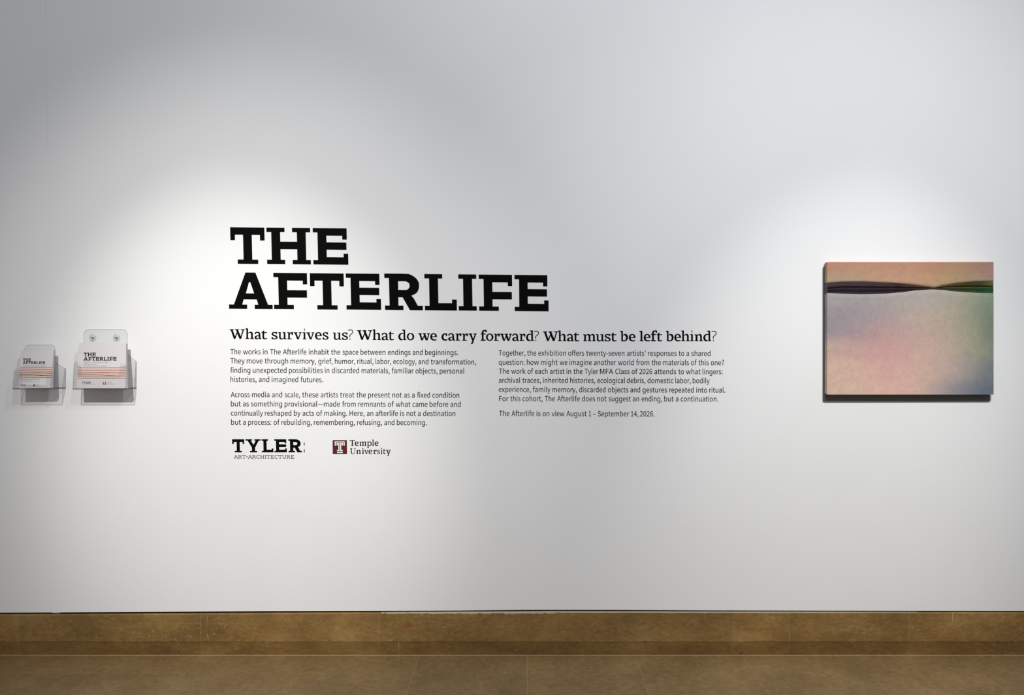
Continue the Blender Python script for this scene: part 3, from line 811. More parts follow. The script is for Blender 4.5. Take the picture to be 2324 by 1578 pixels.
STARTS = {
 'The works': (500, 2.905, [66, 150, 280, 328, 413, 583, 730, 805, 924, 1105, 1268, 1350]),
 'They move': (500, 2.905, [66, 174, 293, 463, 646, 755, 903, 1023, 1140, 1306, 1388]),
 '\ufb01nding': (500, 2.905, [67, 214, 453, 689, 735, 931, 1131, 1287, 1447]),
 'histories,': (500, 2.905, [67, 254, 339, 530]),
 'Across': (500, 2.905, [69, 209, 340, 424, 540, 662, 790, 898, 975, 1133, 1211, 1263, 1298, 1398]),
 'but as': (500, 2.905, [70, 149, 202, 424, 804, 909, 1104, 1157, 1267, 1380, 1517]),
 'continually': (500, 2.905, [70, 294, 485, 542, 633, 685, 852, 966, 1024, 1186, 1228, 1302, 1337]),
 'but a process': (500, 2.905, [71, 150, 184, 351, 403, 617, 902, 1081, 1164]),
 'Together': (1120, 4.304, [52, 329, 438, 730, 906, 1303, 1509, 1810, 1884, 1932]),
 'question': (1120, 4.304, [52, 325, 464, 647, 742, 980, 1217, 1394, 1545, 1655, 1929, 2003, 2123]),
 'The work of': (1120, 4.304, [54, 174, 332, 405, 551, 713, 782, 890, 1040, 1190, 1350, 1424, 1571, 1806, 1881, 2042]),
 'archival': (1120, 4.304, [52, 282, 483, 748, 1014, 1302, 1504, 1777, 1946]),
 'experience': (1120, 4.304, [52, 385, 575, 836, 1118, 1337, 1455, 1716, 1980, 2108]),
 'For this': (1120, 4.304, [55, 165, 283, 500, 622, 864, 1013, 1124, 1360, 1446, 1667, 1780, 1829]),
 'The Afterlife is': (1120, 4.304, [55, 176, 420, 481, 568, 712, 930, 970, 1019, 1343, 1430]),
}
PARAS = [
 ('small black first paragraph under the left end of the heading, beginning The works', [
  ('The works in The Afterlife inhabit the space between endings and beginnings.', 522.5, 804.2, 1039.7, 806.2),
  ('They move through memory, grief, humor, ritual, labor, ecology, and transformation,', 522.7, 824.8, 1080.5, 827.5),
  ('\ufb01nding unexpected possibilities in discarded materials, familiar objects, personal', 523.2, 846.0, 1053.8, 848.2),
  ('histories, and imagined futures.', 523.4, 866.8, 733.4, 867.9)]),
 ('small black second left paragraph, beginning Across media, above the two logos', [
  ('Across media and scale, these artists treat the present not as a \ufb01xed condition', 523.8, 901.6, 1042.3, 902.9),
  ('but as something provisional\u2014made from remnants of what came before and', 524.4, 922.5, 1045.6, 923.9),
  ('continually reshaped by acts of making. Here, an afterlife is not a destination', 524.2, 943.4, 1033.5, 944.5),
  ('but a process: of rebuilding, remembering, refusing, and becoming.', 524.8, 964.3, 968.4, 965.0)]),
 ('small black six-line right paragraph under the heading, beginning Together', [
  ('Together, the exhibition offers twenty-seven artists\' responses to a shared', 1131.6, 806.9, 1612.5, 808.3),
  ('question: how might we imagine another world from the materials of this one?', 1131.6, 828.1, 1643.3, 829.0),
  ('The work of each artist in the Tyler MFA Class of 2026 attends to what lingers:', 1132.0, 848.5, 1640.0, 849.6),
  ('archival traces, inherited histories, ecological debris, domestic labor, bodily', 1132.0, 869.1, 1610.6, 870.1),
  ('experience, family memory, discarded objects and gestures repeated into ritual.', 1132.2, 890.0, 1646.0, 891.3),
  ('For this cohort, The Afterlife does not suggest an ending, but a continuation.', 1132.7, 910.7, 1629.8, 911.6)]),
 ('single small black line giving the viewing dates below the right paragraph', [
  ('The Afterlife is on view August 1 \u2013 September 14, 2026.', 1132.7, 944.3, 1485.6, 945.5)]),
]
for lab, lines in PARAS:
    xa = (lines[0][1] + lines[0][3]) / 2
    ya = (lines[0][2] + lines[-1][2]) / 2
    t = thing('paragraph_lettering', P(xa, ya), lab, 'lettering', 'small text blocks on the wall')
    for tx, xl, yl, xr, yr in lines:
        ox, kz, st = STARTS[max((k for k in STARTS if tx.startswith(k)), key=len)]
        vinyl('text_line', fitted_line(tx, xl, yl, xr, yr, [ox + v / kz for v in st]), on_wall, WALL_N, M['vinyl_text'], t)

# ---- logo with slab letters and a grey line below
def slab_small(text, xl, xr, yb, cap, wd):
    """light slab capitals drawn as strokes"""
    G = {
     'A': (10, [((0.8, 0), (5, 10)), ((5, 10), (9.2, 0)), ((2.4, 3.6), (7.6, 3.6)), ((-0.4, 0.5), (2.6, 0.5)), ((7.4, 0.5), (10.4, 0.5)), ((3.4, 9.6), (5.2, 9.6))]),
     'R': (10, [((2, 0), (2, 10)), ((0.4, 9.5), (5.6, 9.5), (7.6, 8.6), (8, 7.2), (7.4, 5.7), (5.4, 4.9), (2, 4.9)), ((5, 4.9), (8.2, 0.5)), ((7.4, 0.5), (9.8, 0.5)), ((0.4, 0.5), (3.8, 0.5))]),
     'T': (9.4, [((4.7, 0), (4.7, 10)), ((0.4, 9.5), (9, 9.5)), ((0.6, 9.9), (0.6, 7)), ((8.8, 9.9), (8.8, 7)), ((2.8, 0.5), (6.6, 0.5))]),
     '+': (5, [((2.5, 3.2), (2.5, 7)), ((0.6, 5.1), (4.4, 5.1))]),
     'C': (9.8, [((8.6, 7), (8.4, 8.6), (6.8, 9.5), (5, 9.6), (2.6, 8.8), (1.2, 6.8), (1, 5), (1.4, 2.8), (2.8, 1), (5, 0.4), (7, 0.6), (8.8, 2))]),
     'H': (11.4, [((2.2, 0), (2.2, 10)), ((9.2, 0), (9.2, 10)), ((2, 5), (9.4, 5)), ((0.5, 0.5), (3.9, 0.5)), ((0.5, 9.5), (3.9, 9.5)), ((7.5, 0.5), (10.9, 0.5)), ((7.5, 9.5), (10.9, 9.5))]),
     'I': (4.8, [((2.4, 0), (2.4, 10)), ((0.6, 0.5), (4.2, 0.5)), ((0.6, 9.5), (4.2, 9.5))]),
     'E': (9.4, [((2.2, 0), (2.2, 10)), ((0.5, 9.5), (8.2, 9.5)), ((0.5, 0.5), (8.4, 0.5)), ((2, 5.1), (6.6, 5.1)), ((8.2, 9.9), (8.2, 7.6)), ((8.4, 0.1), (8.4, 2.6))]),
     'U': (10.8, [((2, 10), (2, 3.4), (2.8, 1.4), (4.2, 0.5), (5.6, 0.4), (7.2, 0.9), (8.4, 2), (8.8, 3.6), (8.8, 10)), ((0.4, 9.5), (3.6, 9.5)), ((7.2, 9.5), (10.4, 9.5))]),
    }
    tot = sum(G[c][0] + 0.6 for c in text) - 0.6
    kx = (xr - xl) / tot
    ky = cap / 10
    x = 0
    out = []
    for c in text:
        for st in G[c][1]:
            out.append(stroke([(xl + (x + u) * kx, yb - v * ky) for u, v in st], wd))
        x += G[c][0] + 0.6
    return out

t = thing('logo_lettering', P(605, 1018), 'black slab-serif five-letter logo above a small grey line, under the left text column', 'logo')
zx = lambda v: 515 + v / 12.232
bl = 985 + 514 / 12.232
wm = []
for ch, x, tl in (('T', 145, 0), ('Y', 518, 0), ('L', 965, 0), ('E', 1315, 0), ('R', 1705, 0)):
    wm += place_cap(ch, zx(x) + (0.5 if ch != 'Y' else 0), bl, 29.7, 0.985 if ch in 'TER' else 1.0, 0.02, 0.001)
wm += [[(zx(2136), 985 + 240 / 12.23), (zx(2158), 985 + 240 / 12.23), (zx(2158), 985 + 320 / 12.23), (zx(2136), 985 + 320 / 12.23)],
       [(zx(2138), 985 + 430 / 12.23), (zx(2160), 985 + 430 / 12.23), (zx(2160), 985 + 516 / 12.23), (zx(2138), 985 + 516 / 12.23)]]
vinyl('wordmark', wm, on_wall, WALL_N, M['vinyl'], t)
o = strokes('tagline', slab_small('ART+ARCHITECTURE', zx(198), zx(1868), 985 + 685 / 12.23, 7.8, 1.3), on_wall, WALL_N, M['vinyl_grey'], t)
o['label'] = 'small grey capitals'

# ---- logo with the square emblem
t = thing('logo_lettering', P(820, 1017), 'dark red square emblem with white outlined T beside two lines of black serif words', 'logo')
zx = lambda v: 745 + v / 14.994
zy = lambda v: 985 + v / 14.994
em = vinyl('emblem', [[(zx(150), zy(214)), (zx(632), zy(214)), (zx(640), zy(690)), (zx(152), zy(690))]], on_wall, WALL_N, M['maroon'], t, 0.0003)
em['label'] = 'dark red square'
R = lambda a, b, c, d: [(zx(a), zy(b)), (zx(c), zy(b)), (zx(c), zy(d)), (zx(a), zy(d))]
white = [[(zx(x), zy(y)) for x, y in ((218, 260), (558, 260), (560, 402), (526, 402), (524, 294), (254, 294), (256, 402), (222, 402))],
         [(zx(x), zy(y)) for x, y in ((284, 320), (380, 320), (382, 586), (300, 586), (300, 552), (346, 552), (344, 354), (320, 354), (320, 394), (286, 394))],
         [(zx(x), zy(y)) for x, y in ((406, 320), (500, 320), (502, 394), (470, 394), (468, 354), (440, 354), (442, 552), (494, 552), (494, 586), (408, 586))],
         R(300, 616, 494, 652)]
vinyl('letter_outline', white, lambda x, y: P(x, y, 0.0004), WALL_N, M['white_vinyl'], em, 0.0003)['label'] = 'white outlined letter T'
def small_words(items, yb):
    out = []
    for ch, a, b in items:
        gx, gb, polys = SERIF[ch]
        hi = max(p[0] for p in polys[0])
        sx = (b - a) / (hi - gx) / 14.994
        sy = (1 / 14.994) if ch in 'TpU' else 0.594 / Z
        ps = place_serif(ch, zx(a), yb, sx, sy)
        if ch == 'i':
            cx, cy = zx((a + b) / 2 - 4), yb - 12.6
            ps[1] = [(cx + 1.35 * math.cos(k * math.pi / 4), cy + 1.35 * math.sin(k * math.pi / 4)) for k in range(8)]
        out += ps
    return out
vinyl('word', small_words([('T', 730, 902), ('e', 900, 1032), ('m', 1058, 1305), ('p', 1320, 1480), ('l', 1490, 1562), ('e', 1578, 1710)], zy(406)), on_wall, WALL_N, M['vinyl_text'], t)
vinyl('word', small_words([('U', 745, 935), ('n', 952, 1115), ('i', 1145, 1222), ('v', 1222, 1368), ('e', 1370, 1500), ('r', 1530, 1645), ('s', 1665, 1758), ('i', 1783, 1850), ('t', 1862, 1955), ('y', 1960, 2128)], zy(689)), on_wall, WALL_N, M['vinyl_text'], t)

# ================================================================ the painting
PL, PR, PT, PB = 1877.0, 2255.0, 595.0, 895.8
PD = 0.034
XL, XR = P(PL, 700, PD).x, P(PR, 700, PD).x
ZT, ZB = P(2000, PT, PD).z, P(2000, PB, PD).z
art = thing('canvas_painting', Vector(((XL + XR) / 2, 0, (ZT + ZB) / 2)),
            'unframed pastel canvas with a dark horizontal slit near its top, on the white wall', 'painting')

ROWS = [
 (0.02, [(0, 180, 132, 106), (.25, 178, 131, 106), (.5, 180, 132, 108), (.62, 170, 121, 96), (.75, 164, 128, 90), (.9, 152, 116, 94), (1, 152, 112, 106)]),
 (0.14, [(0, 168, 152, 126), (.2, 174, 145, 116), (.42, 180, 138, 112), (.55, 180, 134, 106), (.7, 166, 138, 94), (.85, 156, 132, 104), (1, 142, 126, 114)]),
 (0.25, [(0, 162, 156, 150), (.2, 154, 146, 150), (.42, 160, 153, 149), (.6, 162, 154, 147), (.75, 158, 152, 138), (.88, 142, 142, 122), (1, 116, 130, 111)]),
 (0.40, [(0, 152, 143, 150), (.2, 153, 142, 147), (.4, 166, 149, 146), (.58, 176, 157, 142), (.75, 160, 150, 130), (.88, 136, 138, 118), (1, 104, 120, 102)]),
 (0.52, [(0, 154, 142, 150), (.18, 164, 143, 144), (.36, 178, 143, 139), (.55, 182, 152, 142), (.75, 166, 152, 132), (.88, 140, 140, 118), (1, 104, 118, 100)]),
 (0.66, [(0, 190, 164, 150), (.18, 194, 154, 146), (.34, 196, 146, 142), (.55, 190, 158, 146), (.72, 178, 156, 138), (.88, 148, 144, 124), (1, 114, 122, 108)]),
 (0.82, [(0, 208, 178, 157), (.2, 208, 171, 150), (.34, 205, 156, 150), (.55, 200, 164, 147), (.72, 178, 155, 142), (.88, 136, 134, 132), (1, 102, 110, 116)]),
 (0.98, [(0, 208, 178, 158), (.2, 211, 177, 156), (.36, 211, 167, 153), (.54, 206, 167, 152), (.68, 158, 145, 143), (.85, 114, 118, 128), (1, 86, 99, 113)]),
]
def paint_material(name, lit):
    m = new_mat(name, (0.4, 0.35, 0.32, 1), 0.85, 0.1)
    t = NT(m)
    co = t.coord()
    # ragged edges between the colour clouds
    wob = t.n('ShaderNodeTexNoise')
    wob.inputs['Scale'].default_value = 7
    wob.inputs['Detail'].default_value = 5
    t.l(co, wob.inputs['Vector'])
    off = t.n('ShaderNodeVectorMath', operation='SUBTRACT')
    t.l(wob.outputs['Color'], off.inputs[0])
    off.inputs[1].default_value = (0.5, 0.5, 0.5)
    sc = t.n('ShaderNodeVectorMath', operation='SCALE')
    sc.inputs['Scale'].default_value = 0.06
    t.l(off.outputs[0], sc.inputs[0])
    ad = t.n('ShaderNodeVectorMath', operation='ADD')
    t.l(co, ad.inputs[0])
    t.l(sc.outputs[0], ad.inputs[1])
    sep = t.n('ShaderNodeSeparateXYZ')
    t.l(ad.outputs[0], sep.inputs[0])
    def rng(s, a, b):
        x = t.n('ShaderNodeMapRange', interpolation_type='LINEAR')
        x.inputs['From Min'].default_value = a
        x.inputs['From Max'].default_value = b
        t.l(s, x.inputs['Value'])
        return x.outputs[0]
    u = rng(sep.outputs['X'], XL, XR)
    v = rng(sep.outputs['Z'], ZT, ZB)
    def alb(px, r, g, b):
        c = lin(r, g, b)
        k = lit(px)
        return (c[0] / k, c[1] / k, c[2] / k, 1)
    col = None
    prev = None
    for y, stops in ROWS:
        c = t.ramp(u, [(p, alb(p, r, g, b)) for p, r, g, b in stops], 'B_SPLINE')
        if col is None:
            col = c
        else:
            x = t.n('ShaderNodeMapRange', interpolation_type='SMOOTHSTEP')
            x.inputs['From Min'].default_value = prev
            x.inputs['From Max'].default_value = y
            t.l(v, x.inputs['Value'])
            col = t.mix(x.outputs[0], col, c)
        prev = y
    # woven, dry-brushed cloth
    weave = t.noise(t.mapping(co, (1, 1, 0.8)), 300, 5, 0.8)
    grain = t.ramp(weave, [(0.30, (0.76, 0.76, 0.77)), (0.5, (0.99, 0.99, 0.99)), (0.70, (1.20, 1.19, 1.18))])
    hs = t.n('ShaderNodeHueSaturation')
    hs.inputs['Saturation'].default_value = 0.93
    t.l(col, hs.inputs['Color'])
    col = t.mix(1.0, hs.outputs[0], grain, 'MULTIPLY')
    cloud = t.noise(co, 26, 4, 0.6)
    col = t.mix(1.0, col, t.ramp(cloud, [(0.3, (0.93, 0.93, 0.94)), (0.7, (1.06, 1.06, 1.05))]), 'MULTIPLY')
    t.l(col, t.b.inputs['Base Color'])
    t.bump(weave, 0.3, 0.0012)
    return m
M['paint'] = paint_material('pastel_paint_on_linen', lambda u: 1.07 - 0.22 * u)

def fold_material(name, stops):
    m = new_mat(name, (0.05, 0.04, 0.05, 1), 0.9, 0.05)
    t = NT(m)
    co = t.coord()
    sep = t.n('ShaderNodeSeparateXYZ')
    t.l(co, sep.inputs[0])
    x = t.n('ShaderNodeMapRange')
    x.inputs['From Min'].default_value = XL
    x.inputs['From Max'].default_value = XR
    t.l(sep.outputs['X'], x.inputs['Value'])
    c = t.ramp(x.outputs[0], stops)
    c = t.mix(1.0, c, t.ramp(t.noise(co, 60, 4), [(0.3, (0.85,) * 3), (0.7, (1.15,) * 3)]), 'MULTIPLY')
    t.l(c, t.b.inputs['Base Color'])
    return m
M['fold'] = fold_material('stained_fold', [(0.0, lin(98, 80, 92)), (0.45, lin(104, 85, 90)), (0.62, lin(116, 92, 76)), (0.8, lin(114, 100, 58)), (1.0, lin(96, 102, 54))])
M['fold_deep'] = fold_material('dark_deep_fold', [(0.0, lin(46, 38, 48)), (0.45, lin(46, 38, 43)), (0.62, lin(60, 52, 46)), (0.8, lin(56, 64, 42)), (1.0, lin(42, 76, 44))])  # lower lip's own tint, with the recess's darkness put into the colour

def curve_at(pts, x):
    for (x0, y0), (x1, y1) in zip(pts, pts[1:]):
        if x <= x1:
            f = (x - x0) / (x1 - x0)
            return y0 + (y1 - y0) * (f * f * (3 - 2 * f) * 0.4 + f * 0.6)
    return pts[-1][1]
zpx = lambda l: [(1840 + a / 4.152, 570 + b / 4.152) for a, b in l]
UP_EDGE = zpx([(100, 306), (160, 301), (300, 290), (500, 289), (700, 297), (900, 310), (1050, 327), (1165, 342), (1250, 322), (1400, 300), (1550, 287), (1735, 283)])
SLIT = zpx([(100, 356), (170, 351), (300, 338), (500, 338), (700, 341), (900, 343), (1100, 345), (1165, 347), (1300, 334), (1500, 331), (1735, 333)])
LOW_EDGE = zpx([(100, 392), (160, 396), (300, 402), (500, 408), (700, 402), (850, 390), (1000, 371), (1150, 362), (1250, 368), (1350, 380), (1450, 388), (1600, 396), (1735, 398)])
COLS = [PL + (PR - PL) * i / 150 for i in range(151)]

def strip(name, prof, mat, parent=art, smooth=True):
    """prof(px) -> list of 3D points for a column; columns are joined into a sheet"""
    vs, fs = [], []
    cols = [prof(x) for x in COLS]
    n = len(cols[0])
    for c in cols:
        vs += c
    for i in range(len(COLS) - 1):
        for j in range(n - 1):
            a = i * n + j
            fs.append((a, a + 1, a + n + 1, a + n))
    return from_data(name, vs, fs, mat, parent, smooth=smooth)

def col_pt(px, py, d):
    q = P(px, py, PD)
    return Vector((q.x, -d, q.z))

def upper(px):
    ye = curve_at(UP_EDGE, px)
    ys = [PT + (ye - PT) * k / 10 for k in range(10)]
    return [col_pt(px, y, PD) for y in ys] + [col_pt(px, ye - 0.5, PD - 0.0003), col_pt(px, ye, PD - 0.0018)]
def lower(px):
    ye = curve_at(LOW_EDGE, px)
    ys = [ye + 1.0 + (PB - ye - 1.0) * (k / 24) ** 1.0 for k in range(25)]
    return [col_pt(px, ye, PD - 0.0022), col_pt(px, ye + 0.4, PD - 0.0006)] + [col_pt(px, y, PD) for y in ys]
def pinch(px):
    return min(1.0, 0.12 + abs(px - 2120.6) / 90) * min(1.0, 0.22 + (PR - px) / 30)
def upper_lip(px):
    ye, s = curve_at(UP_EDGE, px), curve_at(SLIT, px)
    s = max(s, ye + 0.8)
    k = pinch(px)
    return [col_pt(px, ye, PD - 0.0018), col_pt(px, ye + (s - ye) * 0.35, PD - 0.006 * k), col_pt(px, ye + (s - ye) * 0.7, PD - 0.012 * k),
            col_pt(px, s - 0.25, PD - 0.016 * k), col_pt(px, s, PD - 0.021 * k)]
def lower_lip(px):
    e, s = curve_at(LOW_EDGE, px), curve_at(SLIT, px)
    s0 = s + 0.9 + 0.5 * min(1, abs(px - 2120) / 80)
    e = max(e, s0 + 0.8)
    k = pinch(px)
    m = s0 + (e - s0) * 0.52
    return [col_pt(px, s0 + 0.1, PD - 0.022 * k), col_pt(px, s0, PD - 0.013 * k), col_pt(px, s0 + (m - s0) * 0.5, PD - 0.0135 * k),
            col_pt(px, m, PD - 0.017 * k), col_pt(px, m + (e - m) * 0.45, PD - 0.0205 * k), col_pt(px, e - 0.4, PD - 0.013 * k), col_pt(px, e, PD - 0.0022)]
strip('canvas_panel', upper, M['paint'])
strip('canvas_panel', lower, M['paint'])
o = strip('fold_lip', upper_lip, M['fold']); o['label'] = 'dark upper lip of the slit'
o = strip('fold_lip', lower_lip, M['fold_deep']); o['label'] = 'dark lower lip of the slit'

# stretcher: the wrapped sides and the back
def build_sides():
    bm = bmesh.new()
    y0, y1 = -(PD - 0.0003), -0.0056
    r = 0.004
    def ring(y, ins):
        pts = []
        for cx, cz, a0 in ((XL + r, ZB + r, 180), (XR - r, ZB + r, 270), (XR - r, ZT - r, 0), (XL + r, ZT - r, 90)):
            for k in range(4):
                a = math.radians(a0 + k * 30)
                pts.append(bm.verts.new((cx + (r - ins) * math.cos(a), y, cz + (r - ins) * math.sin(a))))
        return pts
    rs = [ring(y0, 0.0008), ring(y0 + 0.0012, 0.0), ring(y1 - 0.001, 0.0), ring(y1, 0.0006)]
    n = len(rs[0])
    for a, b in zip(rs, rs[1:]):
        for i in range(n):
            bm.faces.new((a[i], b[i], b[(i + 1) % n], a[(i + 1) % n]))
    bm.faces.new(rs[-1])
    return from_bm('wrapped_sides', bm, [M['paint']], art)
build_sides()

bm = bmesh.new()
za, zb_ = P(PL, 642.5, PD).z, P(PL, 666, PD).z
add_prism(bm, [Vector((XL - 0.0004, -PD + 0.0008, za)), Vector((XL - 0.0004, -0.0065, za + 0.002)), Vector((XL - 0.0004, -0.0065, zb_ - 0.002)), Vector((XL - 0.0004, -PD + 0.0008, zb_))],
          Vector((0.0012, 0, 0)))
from_bm('fold_wrap', bm, [M['fold']], art)['label'] = 'dark fold wrapping the left side'

def build_dark_strip():  # dark panel added for the strip below and left of the canvas
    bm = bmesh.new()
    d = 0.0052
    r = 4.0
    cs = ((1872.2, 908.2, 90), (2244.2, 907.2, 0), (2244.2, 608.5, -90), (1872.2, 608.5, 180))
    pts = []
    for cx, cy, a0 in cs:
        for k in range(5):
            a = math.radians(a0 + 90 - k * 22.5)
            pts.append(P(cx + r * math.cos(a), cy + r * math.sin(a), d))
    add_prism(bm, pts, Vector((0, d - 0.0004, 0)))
    return from_bm('added_dark_strip', bm, [M['dark_strip']], art)
M['dark_strip'] = new_mat('dark_grey_strip', (0.15, 0.15, 0.147, 1), 0.7, 0.2)
build_dark_strip()['label'] = 'dark grey panel added below the canvas'

# ================================================================ leaflet holders
def rounded_top(xa, xb, ytop, r, n=6):
    """pixel outline of the upper edge, left to right"""
    pts = []
    for k in range(n + 1):
        a = math.pi - k * math.pi / 2 / n
        pts.append((xa + r + r * math.cos(a), ytop + r - r * math.sin(a)))
    for k in range(n + 1):
        a = math.pi / 2 - k * math.pi / 2 / n
        pts.append((xb - r + r * math.cos(a), ytop + r - r * math.sin(a)))
    return pts

TH = 0.003
M['acrylic_floor_edge'] = acrylic('dark_cut_edge', 0.6, 0.05, 0.3, 0.2, 0.6, (0.10, 0.10, 0.11, 1))
def holder(loc_px, label, fx, fb, ft, plate, shoulder, u_cut, df=0.085, screws=()):
    """fx: front panel left/right px, fb: its foot py, ft: top py of its corners, plate: (xl, xr, top) px on the wall"""
    h = thing('leaflet_holder', P(loc_px[0], loc_px[1]), label, 'holder', 'clear leaflet holders on the wall')
    dt = df - 0.010
    xl, xr = P(fx[0], fb, df).x, P(fx[1], fb, df).x
    zb = P(fx[0], fb, df).z
    zf = P(fx[0], ft, dt).z
    ac = [M['acrylic'], M['acrylic_edge']]
    # back plate
    bm = bmesh.new()
    top = [P(x, y, 0.004) for x, y in rounded_top(plate[0], plate[1], plate[2], 12)]
    zs = P(200, shoulder, 0.004).z
    pts = [Vector((xl, -0.004, zb)), Vector((xl, -0.004, zs)), Vector((top[0].x, -0.004, zs + 0.012))] + top + \
          [Vector((top[-1].x, -0.004, zs + 0.035)), Vector((top[-1].x + 0.012, -0.004, zs + 0.022)), Vector((xr, -0.004, zs)), Vector((xr, -0.004, zb))]
    add_prism(bm, pts, Vector((0, TH, 0)), 0, 1)
    from_bm('back_plate', bm, ac, h)
    # pocket: floor, two sides, front with the dipped edge
    bm = bmesh.new()
    add_prism(bm, [Vector((xl, -0.0045, zb)), Vector((xl, -df, zb)), Vector((xr, -df, zb)), Vector((xr, -0.0045, zb))], Vector((0, 0, TH)), 0, 1)
    from_bm('pocket_floor', bm, [M['acrylic'], M['acrylic_floor_edge']], h)['label'] = 'dark-edged clear floor'
    for x, off in ((xl, TH), (xr, -TH)):
        bm = bmesh.new()
        add_prism(bm, [Vector((x, -0.0045, zb + TH)), Vector((x, -df + TH, zb + TH)), Vector((x, -dt + TH, zf - 0.004)), Vector((x, -dt + TH + 0.004, zf)), Vector((x, -0.0045, zf))],
                  Vector((off, 0, 0)), 0, 1)
        from_bm('pocket_side', bm, ac, h)
    bm = bmesh.new()
    def fp(x, y):
        f = (fb - y) / (fb - ft)
        return P(x, y, df - 0.010 * f)
    ul, ur, lip, dip = u_cut          # px of the cut-out's sides, py of its lip tops and of its bottom
    out = [(fx[0], fb), (fx[0], lip), (ul - 3, lip), (ul - 1, lip + 2.5), (ul, lip + 6), (ul + 0.3, dip - 5), (ul + 2, dip - 1.5), (ul + 6, dip),
           (ur - 6, dip + 0.6), (ur - 2, dip - 1), (ur - 0.4, dip - 5), (ur, lip + 6), (ur + 1, lip + 2.5), (ur + 4, lip), (fx[1], lip), (fx[1], fb)]
    q = [fp(x, y) for x, y in out]
    q[0].x = q[1].x = xl
    q[-1].x = q[-2].x = xr
    q[0].z = q[-1].z = zb
    add_prism(bm, q, Vector((0, TH, 0)), 0, 1)
    from_bm('pocket_front', bm, ac, h)
    for sx, sy in screws:
        c = P(sx, sy, 0.0042)
        bm = bmesh.new()
        prof = [(0.0155, 0.0), (0.0155, 0.0015), (0.0135, 0.0045), (0.0095, 0.0065), (0.0068, 0.0060), (0.0055, 0.0095), (0.0025, 0.0105)]
        n = 20
        rings = [[bm.verts.new((c.x + r * math.cos(2 * math.pi * k / n), c.y - d, c.z + r * math.sin(2 * math.pi * k / n))) for k in range(n)] for r, d in prof]
        for a, b in zip(rings, rings[1:]):
            for k in range(n):
                bm.faces.new((a[k], a[(k + 1) % n], b[(k + 1) % n], b[k]))
        bm.faces.new(rings[-1])
        s = from_bm('clear_button', bm, [M['acrylic_button']], h, smooth=True)
        bm = bmesh.new()
        bmesh.ops.create_cone(bm, cap_ends=True, segments=12, radius1=0.0036, radius2=0.0022, depth=0.006,
                              matrix=Matrix.Translation((c.x, c.y - 0.0035, c.z)) @ Matrix.Rotation(math.pi / 2, 4, 'X'))
        from_bm('pin', bm, [M['pin']], s)['label'] = 'grey metal pin'
    return h, zb + TH

M['acrylic_button'] = acrylic('clear_button_plastic', 0.93, 0.05, 0.6, 0.12)

BAND_R = [(835.3, 0.9, 60), (840.2, 1.2, 40), (844.8, 0.9, 90), (848.8, 0.8, 110), (853.8, 1.1, 70), (858.4, 0.9, 100)]
M['line_ink'] = new_mat('dark_line_ink', lin(112, 72, 66), 0.6, 0.2)
M['line_ink2'] = new_mat('dark_line_ink_soft', lin(96, 82, 80), 0.6, 0.2)
FILLS = [('pink_band', lin(228, 198, 196)), ('peach_band', lin(226, 200, 182)), ('rose_band', lin(228, 190, 182)), ('coral_band', lin(224, 182, 172)), ('sand_band', lin(214, 204, 184))]
for k, c in FILLS:
    M[k] = new_mat(k, c, 0.55, 0.3)

def flyer(corners, dpt, label, group=None, prints=None, behind=0.0, lead=None):
    """corners px: bottom-left, bottom-right, top-left, top-right; dpt: depth of foot and head;
    flyers behind the front one lie parallel to it, so many metres further back"""
    bl, br, tl = [P(x, y, dpt[0] if i < 2 else dpt[1]) for i, (x, y) in enumerate(corners[:3])]
    n = (br - bl).cross(tl - bl).normalized()
    if lead:
        o, n = lead
        o = o - n * behind
        bl, br, tl = [on_plane(x, y, o, n) for x, y in corners[:3]]
    tr = on_plane(corners[3][0], corners[3][1], bl, n)
    f = thing('flyer', (bl + br) / 2, label, 'flyer', group)
    bm = bmesh.new()
    add_prism(bm, [bl, br, tr, tl], -n * 0.0009)
    from_bm('sheet', bm, [M['paper']], f)
    if prints:
        mp = lambda x, y: on_plane(x, y, bl, n)
        mp2 = lambda x, y: on_plane(x, y, bl + n * 0.0004, n)
        prints(f, mp, mp2, n)
    return bl, n

def quad(a, b, c, d):
    return [(a, b), (c, b), (c, d), (a, d)]

def greek(rng, x0, x1, y, h):
    """a line of unreadable small print as word-long dashes"""
    out = []
    x = x0
    while x < x1 - 0.8:
        wd = min(rng.uniform(2.0, 6.5), x1 - x)
        out.append(quad(x, y - h / 2, x + wd, y + h / 2))
        x += wd + 0.9
    return out

def words_on(polys_spec, lean):
    out = []
    for text, xl, xr, yb, cap in polys_spec:
        wid = {'T': 93.4, 'H': 119.8, 'E': 95.9, 'A': 120, 'F': 93, 'R': 104, 'L': 88, 'I': 49.6, 'Y': 118}
        gaps = 5.0
        tot = sum(wid[c] + gaps for c in text) - gaps
        k = (xr - xl) / tot
        x = xl
        for c in text:
            out.append(place_cap(c, x, yb, cap, k / (cap / 100), lean))
            x += (wid[c] + gaps) * k
    return out

